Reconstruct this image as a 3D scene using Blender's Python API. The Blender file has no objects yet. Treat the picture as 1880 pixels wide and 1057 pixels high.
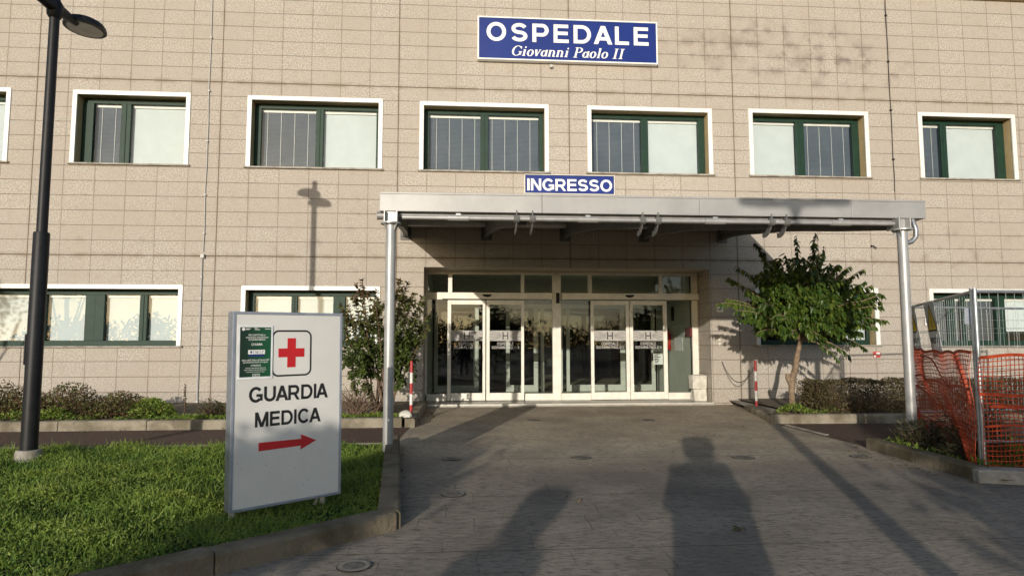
import bpy, math, random
import numpy as np
from mathutils import Vector, Matrix
R = math.radians
random.seed(7); RNG = np.random.default_rng(11)
scene = bpy.context.scene
COL = scene.collection

# ------------------------------------------------------------------ camera
CF, CYAW, CPIT, CROL = 1212.32, 0.0755973, 0.0846993, -0.00101
CP = Vector((8.547, -13.581, 1.262))
PW, PH = 1880.0, 1057.0
def _axes():
    f = Vector((math.sin(CYAW)*math.cos(CPIT), math.cos(CYAW)*math.cos(CPIT), math.sin(CPIT)))
    r = Vector((math.cos(CYAW), -math.sin(CYAW), 0)); u = r.cross(f)
    return r*math.cos(CROL)+u*math.sin(CROL), u*math.cos(CROL)-r*math.sin(CROL), f
AR, AU, AF = _axes()
cam = bpy.data.cameras.new('camera'); camo = bpy.data.objects.new('camera', cam); COL.objects.link(camo)
M = Matrix((AR, AU, -AF)).transposed().to_4x4(); M.translation = CP
camo.matrix_world = M
cam.sensor_width = 36; cam.lens = CF/PW*36; cam.clip_start = 0.01; cam.clip_end = 2000
scene.camera = camo

# ------------------------------------------------------------------ light
TX, TZ = 0.330, 0.190                     # the sun's ray per metre towards the facade: sideways, down
SUN_EL = math.atan(TZ/math.hypot(1, TX)); SUN_AZ = math.atan2(-TX, -1)   # compass of the sun (x,y)
world = bpy.data.worlds.new('World'); scene.world = world; world.use_nodes = True
wn = world.node_tree.nodes; wl = world.node_tree.links
bg = wn['Background']; sky = wn.new('ShaderNodeTexSky'); sky.sky_type = 'NISHITA'; sky.sun_disc = False
sky.sun_elevation = SUN_EL; sky.sun_rotation = SUN_AZ
sky.air_density = 0.8; sky.dust_density = 0.6; sky.ozone_density = 1.0
wl.new(sky.outputs[0], bg.inputs[0]); bg.inputs[1].default_value = 0.135
sl = bpy.data.lights.new('sun', 'SUN'); so = bpy.data.objects.new('sun', sl); COL.objects.link(so)
sl.energy = 3.0; sl.angle = R(0.5); sl.color = (1.0, 0.92, 0.80)
so.rotation_euler = Vector((TX, 1, -TZ)).to_track_quat('-Z', 'Y').to_euler(); so.location = (0, -30, 20)
vs = scene.view_settings; vs.view_transform = 'Standard'; vs.look = 'None'; vs.gamma = 1; vs.exposure = 0.33
scene.cycles.max_bounces = 10; scene.cycles.diffuse_bounces = 6; scene.cycles.glossy_bounces = 4; scene.cycles.transparent_max_bounces = 24
scene.cycles.caustics_reflective = False; scene.cycles.caustics_refractive = False

# ------------------------------------------------------------------ survey helpers
SL = 0.012
def g(y): return SL*max(y, -30.0)
def ray(u, v): return AF + AR*((u-PW/2)/CF) - AU*((v-PH/2)/CF)
def onY(u, v, Y=0.0):
    d = ray(u, v); return CP + d*((Y-CP.y)/d.y)
def onX(u, v, X):
    d = ray(u, v); return CP + d*((X-CP.x)/d.x)
def gnd(u, v, h=0.0):
    d = ray(u, v); return CP + d*((SL*CP.y+h-CP.z)/(d.z-SL*d.y))

# ------------------------------------------------------------------ materials
def nn(nt, t, **k):
    n = nt.nodes.new(t)
    for a, b in k.items(): setattr(n, a, b)
    return n
class NT:
    def __init__(s, m): s.t = m.node_tree; s.l = s.t.links
    def plug(s, sock, v):
        if isinstance(v, bpy.types.NodeSocket): s.l.new(v, sock)
        elif v is not None: sock.default_value = v
    def math(s, op, a, b=None, c=None, clamp=False):
        n = nn(s.t, 'ShaderNodeMath', operation=op); n.use_clamp = clamp
        for i, v in enumerate((a, b, c)):
            if v is not None: s.plug(n.inputs[i], v)
        return n.outputs[0]
    def mix(s, f, a, b, mode='MIX'):
        n = nn(s.t, 'ShaderNodeMix', data_type='RGBA', blend_type=mode)
        s.plug(n.inputs[0], f)
        for i, v in ((6, a), (7, b)):
            s.plug(n.inputs[i], (*v, 1) if isinstance(v, tuple) and len(v) == 3 else v)
        return n.outputs[2]
    def noise(s, vec, scale, detail=3, rough=0.5, out=0):
        n = nn(s.t, 'ShaderNodeTexNoise'); n.inputs['Scale'].default_value = scale
        n.inputs['Detail'].default_value = detail; n.inputs['Roughness'].default_value = rough
        if vec is not None: s.l.new(vec, n.inputs['Vector'])
        return n.outputs[out]
    def ramp(s, v, lo, hi):       # smooth 0..1
        n = nn(s.t, 'ShaderNodeMapRange', interpolation_type='SMOOTHSTEP'); s.plug(n.inputs[0], v)
        n.inputs[1].default_value = lo; n.inputs[2].default_value = hi
        return n.outputs[0]
    def pos(s): return nn(s.t, 'ShaderNodeNewGeometry').outputs['Position']
    def bump(s, h, strength, dist):
        n = nn(s.t, 'ShaderNodeBump'); n.inputs['Strength'].default_value = strength
        n.inputs['Distance'].default_value = dist; s.l.new(h, n.inputs['Height']); return n.outputs[0]
MATS = {}
def base_mat(name):
    m = bpy.data.materials.new(name); m.use_nodes = True
    return m, NT(m), m.node_tree.nodes['Principled BSDF']
def mat(name, c, c2=None, scale=8.0, rough=0.6, metal=0.0, bump=0.0, bscale=None, spec=0.5, tint=None, lo=.35, hi=.65, detail=4, sss=None):
    if name in MATS: return MATS[name]
    m, t, p = base_mat(name)
    p.inputs['Roughness'].default_value = rough; p.inputs['Metallic'].default_value = metal
    p.inputs['Specular IOR Level'].default_value = spec
    c2 = c2 or tuple(x*0.86 for x in c)
    f = t.ramp(t.noise(t.pos(), scale, detail, .6), lo, hi)
    col = t.mix(f, c, c2)
    if tint:                      # leaf to leaf variation
        a = nn(t.t, 'ShaderNodeAttribute', attribute_name='tint')
        col = t.mix(a.outputs['Fac'], col, tint)
    t.l.new(col, p.inputs['Base Color'])
    if bump:
        t.l.new(t.bump(t.noise(t.pos(), bscale or scale*4, 4, .6), 1.0, bump), p.inputs['Normal'])
    MATS[name] = m; return m
def leaf_mat(name, c, c2, tint, rough=.45, transl=.25):
    m = mat(name, c, c2, 3.0, rough, tint=tint, spec=.4)
    nt = m.node_tree; p = nt.nodes['Principled BSDF']; out = nt.nodes['Material Output']
    tr = nt.nodes.new('ShaderNodeBsdfTranslucent'); mx = nt.nodes.new('ShaderNodeMixShader'); mx.inputs[0].default_value = transl
    src = p.inputs['Base Color'].links[0].from_socket
    nt.links.new(src, tr.inputs[0]); nt.links.new(p.outputs[0], mx.inputs[1]); nt.links.new(tr.outputs[0], mx.inputs[2])
    nt.links.new(mx.outputs[0], out.inputs[0]); return m
def glass_mat(name, ior=1.55, tint=(.86, .9, .88), rough=0.0):
    m = bpy.data.materials.new(name); m.use_nodes = True; nt = m.node_tree; nt.nodes.remove(nt.nodes['Principled BSDF'])
    t = NT(m); fr = nn(nt, 'ShaderNodeFresnel'); fr.inputs[0].default_value = ior
    bf = nn(nt, 'ShaderNodeNewGeometry').outputs['Backfacing']
    f2 = t.math('MULTIPLY', t.math('MULTIPLY', fr.outputs[0], 1.35, clamp=True), t.math('SUBTRACT', 1.0, bf))
    tr = nn(nt, 'ShaderNodeBsdfTransparent'); tr.inputs[0].default_value = (*tint, 1)
    gl = nn(nt, 'ShaderNodeBsdfGlossy'); gl.inputs['Roughness'].default_value = rough
    wv = t.noise(t.pos(), 1.1, 1, .4); t.l.new(t.bump(wv, 0.35, 0.012), gl.inputs['Normal'])
    mx = nn(nt, 'ShaderNodeMixShader'); t.l.new(f2, mx.inputs[0]); t.l.new(tr.outputs[0], mx.inputs[1]); t.l.new(gl.outputs[0], mx.inputs[2])
    t.l.new(mx.outputs[0], nt.nodes['Material Output'].inputs[0]); MATS[name] = m; return m

def facade_mat():
    m, t, p = base_mat('granite_tiles'); P = t.pos()
    sx = nn(t.t, 'ShaderNodeSeparateXYZ'); t.l.new(P, sx.inputs[0])
    U = t.math('ADD', sx.outputs[0], sx.outputs[1]); Z = t.math('SUBTRACT', sx.outputs[2], 3.03)
    def dist(v, per):             # distance to the nearest joint
        a = t.math('DIVIDE', v, per); a = t.math('ADD', a, 0.5); a = t.math('FRACT', a)
        a = t.math('SUBTRACT', a, 0.5); a = t.math('ABSOLUTE', a); return t.math('MULTIPLY', a, per)
    du, dz, pu, pz = dist(U, .6), dist(Z, .3), dist(U, 3.6), dist(Z, 3.6)
    cid = nn(t.t, 'ShaderNodeCombineXYZ')
    t.l.new(t.math('FLOOR', t.math('DIVIDE', U, .6)), cid.inputs[0]); t.l.new(t.math('FLOOR', t.math('DIVIDE', Z, .3)), cid.inputs[1])
    wnz = nn(t.t, 'ShaderNodeTexWhiteNoise'); t.l.new(cid.outputs[0], wnz.inputs[0])
    grain = t.noise(P, 34, 4, .8); speck = t.noise(P, 62, 2, .7); mott = t.noise(P, 7, 5, .65); big = t.noise(P, .7, 3, .5)
    col = t.mix(t.ramp(grain, .32, .68), (.225, .196, .164), (.585, .535, .465))
    col = t.mix(t.ramp(speck, .60, .72), col, (.70, .63, .53))
    col = t.mix(t.math('MULTIPLY', t.ramp(speck, .42, .30), .7), col, (.20, .16, .12))
    col = t.mix(t.math('MULTIPLY', wnz.outputs[0], .7), col, (.385, .34, .29))
    col = t.mix(t.math('MULTIPLY', t.ramp(mott, .48, .72), .5), col, (.33, .27, .215))
    col = t.mix(t.math('MULTIPLY', t.ramp(big, .42, .66), .42), col, (.37, .315, .26))
    # grey weathering stains, strongest beside the large name sign
    st = t.noise(P, 2.6, 5, .62); near = t.math('MAXIMUM', t.ramp(dz, .12, 0), t.ramp(du, .12, 0))
    for (cx_, cz_, rx, rz, am, lo_) in ((15.3, 7.75, 2.6, .70, .62, .48), (17.0, 7.3, 1.6, .5, .7, .53), (2.2, 3.7, 2.2, 1.0, .25, .58), (6.2, 3.5, 2.0, .9, .45, .60), (18.8, 3.3, 2.6, .9, .5, .58),(11.8,5.9,.5,.8,.5,.55),(13,7.1,1.2,.3,.5,.55)):
        ax = t.math('DIVIDE', t.math('SUBTRACT', U, cx_), rx); az = t.math('DIVIDE', t.math('SUBTRACT', sx.outputs[2], cz_), rz)
        r2 = t.math('ADD', t.math('MULTIPLY', ax, ax), t.math('MULTIPLY', az, az))
        k = t.math('MULTIPLY', t.math('MULTIPLY', t.ramp(r2, 1.5, .2), t.ramp(st, lo_-.05, lo_+.13)), t.math('ADD', .35, t.math('MULTIPLY', near, .75)), clamp=True)
        col = t.mix(t.math('MULTIPLY', k, am), col, (.19, .16, .135))
    # dirt bleeding out of the panel joints
    jn = t.noise(P, 2.3, 4, .6)
    hz = t.math('MULTIPLY', t.ramp(pz, .085, .0), t.ramp(jn, .36, .62)); vt = t.math('MULTIPLY', t.ramp(pu, .06, 0), t.ramp(jn, .35, .7))
    col = t.mix(t.math('MULTIPLY', hz, .6), col, (.21, .155, .105)); col = t.mix(t.math('MULTIPLY', vt, .4), col, (.235, .18, .135))
    gj = t.math('MULTIPLY', t.ramp(t.math('MINIMUM', du, t.math('MULTIPLY', dz, 1.6)), .035, 0), t.ramp(t.noise(P, 1.3, 4, .6), .45, .68)); col = t.mix(t.math('MULTIPLY', gj, .5), col, (.25, .20, .155))
    # rough splash course at the foot
    low = t.math('LESS_THAN', sx.outputs[2], .33)
    col = t.mix(t.math('MULTIPLY', low, t.math('MULTIPLY', t.ramp(t.noise(P, 30, 3, .8), .45, .62), .45)), col, (.24, .20, .155))
    jw = t.math('ADD', .0042, t.math('MULTIPLY', t.noise(P, 1.7, 2), .003))
    joint = t.math('MAXIMUM', t.math('LESS_THAN', dz, jw), t.math('LESS_THAN', du, .0048))
    pj = t.math('MAXIMUM', t.math('LESS_THAN', pz, .009), t.math('LESS_THAN', pu, .008))
    col = t.mix(t.math('MULTIPLY', joint, .72), col, (.14, .105, .075)); col = t.mix(t.math('MULTIPLY', pj, .9), col, (.10, .07, .045))
    t.l.new(col, p.inputs['Base Color']); p.inputs['Roughness'].default_value = .75
    p.inputs['Specular IOR Level'].default_value = .3
    h = t.math('SUBTRACT', t.math('ADD', grain, t.math('MULTIPLY', mott, .4)), t.math('MULTIPLY', t.math('MAXIMUM', joint, pj), 2.0))
    t.l.new(t.bump(h, .7, .004), p.inputs['Normal']); MATS['facade'] = m; return m
def plaza_mat():
    m, t, p = base_mat('stamped_concrete'); P = t.pos()
    br = nn(t.t, 'ShaderNodeTexBrick'); br.offset = .37; br.squash = .7; br.squash_frequency = 3
    wob = nn(t.t, 'ShaderNodeVectorMath', operation='ADD'); nz = nn(t.t, 'ShaderNodeTexNoise'); nz.inputs['Scale'].default_value = 3.5
    sc = nn(t.t, 'ShaderNodeVectorMath', operation='SCALE'); sc.inputs[3].default_value = .05
    t.l.new(P, nz.inputs['Vector']); t.l.new(nz.outputs['Color'], sc.inputs[0]); t.l.new(P, wob.inputs[0]); t.l.new(sc.outputs[0], wob.inputs[1])
    t.l.new(wob.outputs[0], br.inputs['Vector']); br.inputs['Scale'].default_value = 1.0
    br.inputs['Brick Width'].default_value = .62; br.inputs['Row Height'].default_value = .41; br.inputs['Mortar Size'].default_value = .006
    br.inputs['Mortar Smooth'].default_value = .3
    for k, v in (('Color1', (1, 1, 1, 1)), ('Color2', (.9, .9, .9, 1)), ('Mortar', (0, 0, 0, 1))): br.inputs[k].default_value = v
    mp = nn(t.t, 'ShaderNodeMapping'); mp.inputs['Scale'].default_value = (.45, 1.5, 1); t.l.new(P, mp.inputs[0]); PA = mp.outputs[0]
    a, b, c = t.noise(P, 1.1, 4, .6), t.noise(PA, 26, 5, .8), t.noise(PA, 6, 5, .75)
    col = t.mix(t.ramp(a, .35, .68), (.30, .255, .195), (.225, .19, .146))
    col = t.mix(t.math('MULTIPLY', t.ramp(b, .47, .64), .85), col, (.088, .073, .058))
    col = t.mix(t.math('MULTIPLY', t.ramp(c, .55, .75), .5), col, (.36, .315, .25))
    seam = t.math('MULTIPLY', br.outputs['Fac'], t.ramp(t.noise(P, 1.9, 3, .6), .38, .62))
    col = t.mix(t.math('MULTIPLY', t.ramp(t.noise(P, .55, 4, .65), .45, .7), .45), col, (.16, .132, .105))
    col = t.mix(t.math('MULTIPLY', seam, .4), col, (.085, .072, .06))
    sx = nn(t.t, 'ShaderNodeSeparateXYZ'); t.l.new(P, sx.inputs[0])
    col = t.mix(t.math('MULTIPLY', t.ramp(sx.outputs[1], -7.2, -4.6), .9), col, (1.75, 1.72, 1.64), 'MULTIPLY')  # lighter paving near the entrance, boosted to bounce light under the canopy
    for yj in (-9.05, -7.55, -5.75, -2.3):
        dj = t.math('ABSOLUTE', t.math('SUBTRACT', sx.outputs[1], yj)); col = t.mix(t.math('MULTIPLY', t.math('LESS_THAN', dj, .006), .75), col, (.06, .055, .05))
    t.l.new(col, p.inputs['Base Color']); p.inputs['Roughness'].default_value = .8; p.inputs['Specular IOR Level'].default_value = .35
    h = t.math('SUBTRACT', t.math('ADD', t.math('MULTIPLY', b, .5), c), t.math('MULTIPLY', seam, .6))
    t.l.new(t.bump(h, .9, .010), p.inputs['Normal']); MATS['plaza'] = m; return m
facade_mat(); plaza_mat()
glass_mat('window_glass', 1.5, (.95, .965, .96)); glass_mat('door_glass', 1.5, (.93, .95, .935))
white = mat('white_aluminium', (.80, .79, .74), (.72, .71, .66), 5, .4)
cream = mat('cream_frame', (.80, .765, .68), (.71, .675, .59), 6, .45)
green = mat('green_frame', (.010, .038, .022), (.008, .030, .018), 6, .55, spec=.3)
sand = mat('sand_plaster', (.50, .38, .20), (.42, .32, .17), 4, .8)
steel = mat('galvanised_steel', (.46, .47, .47), (.36, .37, .38), 14, .38, .75, .0006, 60)
silver = mat('silver_paint', (.42, .415, .405), (.36, .355, .345), 5, .42, .35, .0005, 40)
silver2 = mat('aluminium_fascia', (.36, .355, .345), (.31, .305, .30), 2.2, .5, .25)
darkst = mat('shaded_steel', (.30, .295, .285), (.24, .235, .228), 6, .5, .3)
black = mat('black_paint', (.008, .008, .009), (.013, .013, .014), 9, .5, spec=.3)
concrete = mat('concrete', (.31, .27, .205), (.15, .125, .085), 2.6, .9, 0, .008, 30, .3, detail=7)
kerbdark = mat('mossy_concrete', (.205, .17, .12), (.085, .07, .042), 2.2, .95, 0, .012, 28, .25, detail=8)
concrete2 = mat('pale_concrete', (.38, .35, .30), (.24, .215, .175), 5, .9, 0, .005, 40, .3)
pathm = mat('red_asphalt', (.135, .085, .062), (.085, .055, .042), 22, .9, 0, .012, 55, .3)
soil = mat('soil', (.21, .175, .13), (.12, .10, .075), 9, 1.0, 0, .02, 25, .2)
turf = mat('turf_soil', (.035, .05, .015), (.02, .028, .01), 9, 1.0, 0, .02, 25, .2)
blind = mat('blind_fabric', (.66, .71, .72), (.62, .67, .68), 3, .8)
slatgrey = mat('slat_grey', (.27, .31, .375), (.23, .27, .33), 2, .5)
blindlit = mat('slat_white', (.70, .70, .68), (.62, .62, .60), 3, .7)
room = mat('unlit_room', (.10, .105, .12), (.08, .085, .10), 1, .9)  # dark wall colour stands in for the dimness of the unlit rooms
hall = mat('unlit_hall', (.055, .05, .045), (.04, .036, .032), 1, .9)  # near-black colour paints in the gloom of the inner hall
vestw = mat('vestibule_plaster', (.48, .51, .45), (.44, .47, .41), 2, .85)
stonefl = mat('floor_stone', (.36, .33, .28), (.28, .255, .215), 5, .35)
blue = mat('sign_blue', (.007, .026, .19), (.006, .022, .165), 1.2, .4, spec=.3)
ivory = mat('sign_ivory', (.86, .84, .78), (.80, .78, .72), 3, .5)
panelw = mat('panel_white', (.72, .70, .66), (.66, .64, .60), 1.4, .4)
alu = mat('sign_aluminium', (.36, .38, .42), (.27, .285, .32), 7, .4, .6)
ink = mat('ink_black', (.012, .011, .011), (.018, .017, .017), 5, .5)
red = mat('sign_red', (.60, .018, .022), (.52, .014, .018), 5, .45)
postred = mat('bollard_red', (.45, .035, .035), (.36, .03, .03), 12, .5)
postwhite = mat('bollard_white', (.78, .76, .72), (.62, .60, .56), 12, .5)
pgreen, _t, _p = base_mat('poster_green'); _p.inputs['Roughness'].default_value = .35
_sx = nn(_t.t, 'ShaderNodeSeparateXYZ'); _t.l.new(_t.pos(), _sx.inputs[0])
_bl = gnd(419.3, 942.6, .10); _s = _t.math('ADD', _t.math('MULTIPLY', _t.math('SUBTRACT', _sx.outputs[0], _bl.x), .786), _t.math('MULTIPLY', _t.math('SUBTRACT', _sx.outputs[1], _bl.y), .618))
_t.l.new(_t.mix(_t.ramp(_s, .04, .30), (.010, .026, .016), (.010, .088, .036)), _p.inputs['Base Color'])
paper = mat('paper', (.86, .87, .86), (.70, .71, .70), 6, .6)
navy = mat('poster_navy', (.02, .035, .16), None, 3, .4)
netm = mat('orange_plastic', (.47, .058, .014), (.33, .038, .010), 6, .55, spec=.3)
yellow = mat('warning_yellow', (.62, .42, .02), (.5, .34, .02), 6, .5)
bark = mat('bark', (.28, .20, .13), (.16, .11, .07), 12, .9, 0, .012, 40)
twig = mat('twig', (.16, .10, .06), (.10, .06, .04), 9, .9)
chainm = mat('chain_steel', (.12, .10, .085), None, 30, .5, .5)
lensm = mat('lamp_lens', (.40, .37, .31), (.33, .31, .26), 8, .25)
skin = mat('skin', (.55, .33, .24), (.5, .29, .21), 6, .5)
coatm = mat('coat', (.04, .045, .06), None, 5, .8)
jeans = mat('jeans', (.05, .07, .13), None, 9, .8)
stone = mat('white_stone', (.66, .63, .55), (.5, .47, .40), 9, .8, 0, .006, 25)
extred = mat('extinguisher_red', (.5, .02, .02), None, 5, .3)
boxw = mat('grey_plastic', (.5, .49, .46), None, 5, .5)

# ------------------------------------------------------------------ mesh builder
ORG = {}
class MB:
    def __init__(s): s.v = []; s.f = []; s.m = []; s.k = 0
    def add(s, vs_, fs):
        o = len(s.v); s.v += [tuple(x) for x in vs_]; s.f += [tuple(i+o for i in q) for q in fs]; s.m += [s.k]*len(fs); return s
    def obox(s, c, ax, ay, az):
        c, ax, ay, az = map(Vector, (c, ax, ay, az)); p = []
        for k in (-1, 1):
            for j in (-1, 1):
                for i in (-1, 1): p.append(c+ax*i+ay*j+az*k)
        fs = [(0, 2, 3, 1), (4, 5, 7, 6), (0, 1, 5, 4), (2, 6, 7, 3), (0, 4, 6, 2), (1, 3, 7, 5)]
        if ax.cross(ay).dot(az) < 0: fs = [q[::-1] for q in fs]
        return s.add(p, fs)
    def box(s, x0, x1, y0, y1, z0, z1):
        return s.obox(((x0+x1)/2, (y0+y1)/2, (z0+z1)/2), (abs(x1-x0)/2, 0, 0), (0, abs(y1-y0)/2, 0), (0, 0, abs(z1-z0)/2))
    def tube(s, pts, r, n=8, caps=True):
        pts = [Vector(p) for p in pts]; rs = r if isinstance(r, (list, tuple)) else [r]*len(pts); vv = []; ff = []
        up = None
        for i, p in enumerate(pts):
            d = (pts[min(i+1, len(pts)-1)]-pts[max(i-1, 0)]).normalized()
            if up is None: up = Vector((0, 0, 1)) if abs(d.z) < .9 else Vector((1, 0, 0))
            a = d.cross(up).normalized(); b = a.cross(d).normalized(); up = b
            for j in range(n):
                w = 2*math.pi*j/n; vv.append(p+(a*math.cos(w)+b*math.sin(w))*rs[i])
        for i in range(len(pts)-1):
            for j in range(n): ff.append((i*n+j, i*n+(j+1) % n, (i+1)*n+(j+1) % n, (i+1)*n+j))
        if caps:
            ff.append(tuple(range(n))[::-1]); ff.append(tuple(range((len(pts)-1)*n, len(pts)*n)))
        return s.add(vv, ff)
    def prism(s, poly, fn, t0, t1):     # poly 2-D ccw, fn(a,b,t) -> point
        n = len(poly); vv = [fn(a, b, t0) for a, b in poly]+[fn(a, b, t1) for a, b in poly]
        return s.add(vv, [tuple(range(n))[::-1], tuple(range(n, 2*n))]+[(i, (i+1) % n, (i+1) % n+n, i+n) for i in range(n)])
    def lathe(s, c, prof, n=20, axis=None):      # prof [(r, z)]
        c = Vector(c); vv = []; ff = []
        for r_, z in prof:
            for j in range(n):
                w = 2*math.pi*j/n; vv.append(c+Vector((r_*math.cos(w), r_*math.sin(w), z)))
        for i in range(len(prof)-1):
            for j in range(n): ff.append((i*n+j, i*n+(j+1) % n, (i+1)*n+(j+1) % n, (i+1)*n+j))
        ff.append(tuple(range(n))[::-1]); ff.append(tuple(range((len(prof)-1)*n, len(prof)*n)))
        return s.add(vv, ff)
    def build(s, name, m, parent=None, smooth=False, bevel=0.0, solid=0.0):
        ms = m if isinstance(m, (list, tuple)) else [m]
        if parent is not None: org = ORG[parent]
        else:
            a = np.array(s.v); org = Vector(((a[:, 0].min()+a[:, 0].max())/2, (a[:, 1].min()+a[:, 1].max())/2, a[:, 2].min()))
        me = bpy.data.meshes.new(name); me.from_pydata([(x-org[0], y-org[1], z-org[2]) for x, y, z in s.v], [], s.f)
        for q in ms: me.materials.append(q)
        if len(ms) > 1: me.polygons.foreach_set('material_index', s.m)
        if smooth: me.polygons.foreach_set('use_smooth', [True]*len(me.polygons))
        me.update(); o = bpy.data.objects.new(name, me); COL.objects.link(o); ORG[o] = org
        if parent is not None: o.parent = parent
        else: o.location = org
        if bevel:
            b = o.modifiers.new('bevel', 'BEVEL'); b.width = bevel; b.segments = 2; b.limit_method = 'ANGLE'; b.angle_limit = R(50)
        if smooth:
            try: me.set_sharp_from_angle(angle=R(40))
            except Exception: pass
        return o
def thing(name, label, cat, loc, group=None):
    o = bpy.data.objects.new(name, None); o.empty_display_size = .2; COL.objects.link(o); o.location = loc; ORG[o] = Vector(loc)
    return tag(o, label, cat, group)
def tag(o, label, cat, group=None):
    o['label'] = label; o['category'] = cat
    if group: o['group'] = group
    return o
def struct(o): o['kind'] = 'structure'; return o
def stuff(o, label=None):
    o['kind'] = 'stuff'
    if label: o['label'] = label
    return o
def dup(root, loc, label, group=None):
    r = root.copy(); COL.objects.link(r); r.location = loc; r['label'] = label
    if group: r['group'] = group
    for ch in list(root.children):
        c = ch.copy(); COL.objects.link(c); c.parent = r
        for gch in list(ch.children):
            d = gch.copy(); COL.objects.link(d); d.parent = c
    return r

def text_geo(body, bold=0.0, shear=0.0, spacing=1.0):
    cu = bpy.data.curves.new('lettering', 'FONT'); cu.body = body; cu.size = 1; cu.offset = bold; cu.shear = shear; cu.space_character = spacing
    cu.resolution_u = 3; cu.fill_mode = 'FRONT'
    o = bpy.data.objects.new('lettering', cu); COL.objects.link(o); dg = bpy.context.evaluated_depsgraph_get()
    me = bpy.data.meshes.new_from_object(o.evaluated_get(dg)); bpy.data.objects.remove(o)
    v = np.array([x.co[:2] for x in me.vertices]); f = [tuple(p.vertices) for p in me.polygons]; bpy.data.meshes.remove(me)
    lo = v.min(0); hi = v.max(0); v = (v-lo)/(hi-lo)
    return v, f
def put_text(mb, body, fn, a0, b0, a1, b1, **k):     # fills the box (a0,b0)-(a1,b1) of the plane fn(a,b)
    v, f = text_geo(body, **k)
    mb.add([fn(a0+(a1-a0)*x, b0+(b1-b0)*y) for x, y in v], f)
def grot(mb, word, fn, a0, b0, a1, b1, w=.20, gap=.13):
    """bold grotesque capitals drawn as broad strokes, filling the box"""
    h = w*.5; wb = w*.92; hb = wb/2
    def arc(cx_, cy_, rx, ry, t0, t1, n=16): return [(cx_+rx*math.cos(R(t0+(t1-t0)*i/n)), cy_+ry*math.sin(R(t0+(t1-t0)*i/n))) for i in range(n+1)]
    def S_(*p): return ('s', list(p))
    def Dg(x0, y0, x1, y1): return ('d', [(x0, y0), (x1, y1)])
    def bowl(x0, yb, yt, xr): r_ = (yt-yb)/2; return S_((x0, yt), (xr-r_*.95, yt), *arc(xr-r_*.95, (yt+yb)/2, r_*.95, r_, 85, -85, 12), (xr-r_*.95, yb), (x0, yb))
    ry = (1-wb)/4
    G = {'O': (1.02, [S_(*arc(.51, .5, .51-h, .5-hb+.015, 0, 360, 32))]), 'C': (.96, [S_(*arc(.50, .5, .50-h, .5-hb+.015, 38, 322, 28))]),
     'S': (.86, [S_(*arc(.43, .5+ry, .43-h-.02, ry, 18, 270, 18), *arc(.43, .5-ry, .43-h, ry, 90, -162, 18)[1:])]),
     'P': (.86, [S_((h, 0), (h, 1)), bowl(h, .40, 1-hb, .86-h)]), 'E': (.80, [S_((h, 0), (h, 1)), S_((h, hb), (.80, hb)), S_((h, .52), (.75, .52)), S_((h, 1-hb), (.78, 1-hb))]),
     'D': (.93, [S_((h, 0), (h, 1)), bowl(h, hb, 1-hb, .93-h)]), 'A': (1.0, [Dg(h*1.15, 0, .5, 1), Dg(1-h*1.15, 0, .5, 1), S_((.27, .30), (.73, .30))]),
     'L': (.75, [S_((h, 0), (h, 1)), S_((h, hb), (.75, hb))]), 'I': (.20, [S_((.1, 0), (.1, 1))]), 'N': (.88, [S_((h, 0), (h, 1)), S_((.88-h, 0), (.88-h, 1)), Dg(h*1.1, 1, .88-h*1.1, 0)]),
     'M': (1.04, [S_((h, 0), (h, 1)), S_((1.04-h, 0), (1.04-h, 1)), Dg(h*1.15, 1, .52, 0), Dg(1.04-h*1.15, 1, .52, 0)]), 'U': (.88, [S_((h, 1), (h, .38), *arc(.44, .38, .44-h, .38-hb, 180, 360, 14), (.88-h, .38), (.88-h, 1))]),
     'R': (.92, [S_((h, 0), (h, 1)), bowl(h, .43, 1-hb, .86-h), Dg(.80, 0, .46, .45)]), 'V': (.92, [Dg(h*1.1, 1, .46, 0), Dg(.92-h*1.1, 1, .46, 0)]), 'T': (.84, [S_((.42, 0), (.42, 1)), S_((0, 1-hb), (.84, 1-hb))]),
     'G': (1.0, [S_(*arc(.50, .5, .50-h, .5-hb+.015, 38, 318, 28)), S_((1-h, .10), (1-h, .50)), S_((.54, .50-hb*.6), (1.0, .50-hb*.6))]), ' ': (.30, [])}
    kern = [(gap-(.12 if 'A' in word[i:i+2] else 0)) for i in range(len(word))]
    tot = sum(G[c][0]+k for c, k in zip(word, kern))-kern[-1]; x = 0; lay = 0
    def put(vv, ff):
        nonlocal lay
        p = [fn(a0+(a1-a0)*px_/tot, b0+(b1-b0)*py_) for px_, py_ in vv]; q = [Vector(c) for c in p]
        nrm = (q[1]-q[0]).cross(q[-1]-q[0]).normalized()
        if nrm.dot(CP-q[0]) < 0: nrm = -nrm
        mb.add([c+nrm*(.0002*lay) for c in q], ff); lay = (lay+1) % 5
    for ci, ch in enumerate(word):
        wd, sts = G[ch]
        for kind, p in sts:
            if kind == 'd':
                (x0, y0), (x1, y1) = p; k = h*1.13
                put([(x+x0-k, y0), (x+x0+k, y0), (x+x1+k, y1), (x+x1-k, y1)], [(0, 1, 2, 3)])
            else:
                L_, R_ = [], []
                for i in range(len(p)):
                    P0 = Vector(p[max(i-1, 0)]); P1 = Vector(p[min(i+1, len(p)-1)])
                    if p[0] == p[-1] and len(p) > 5 and i in (0, len(p)-1): P0, P1 = Vector(p[-2]), Vector(p[1])
                    d = (P1-P0).normalized(); th = h*abs(d.y)+hb*(1-abs(d.y)); n_ = Vector((-d.y, d.x))*th; c = Vector(p[i]); L_.append((x+c.x+n_.x, c.y+n_.y)); R_.append((x+c.x-n_.x, c.y-n_.y))
                n = len(p); put(L_+R_, [(i, i+1, n+i+1, n+i) for i in range(n-1)])
        x += wd+kern[ci]
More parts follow.
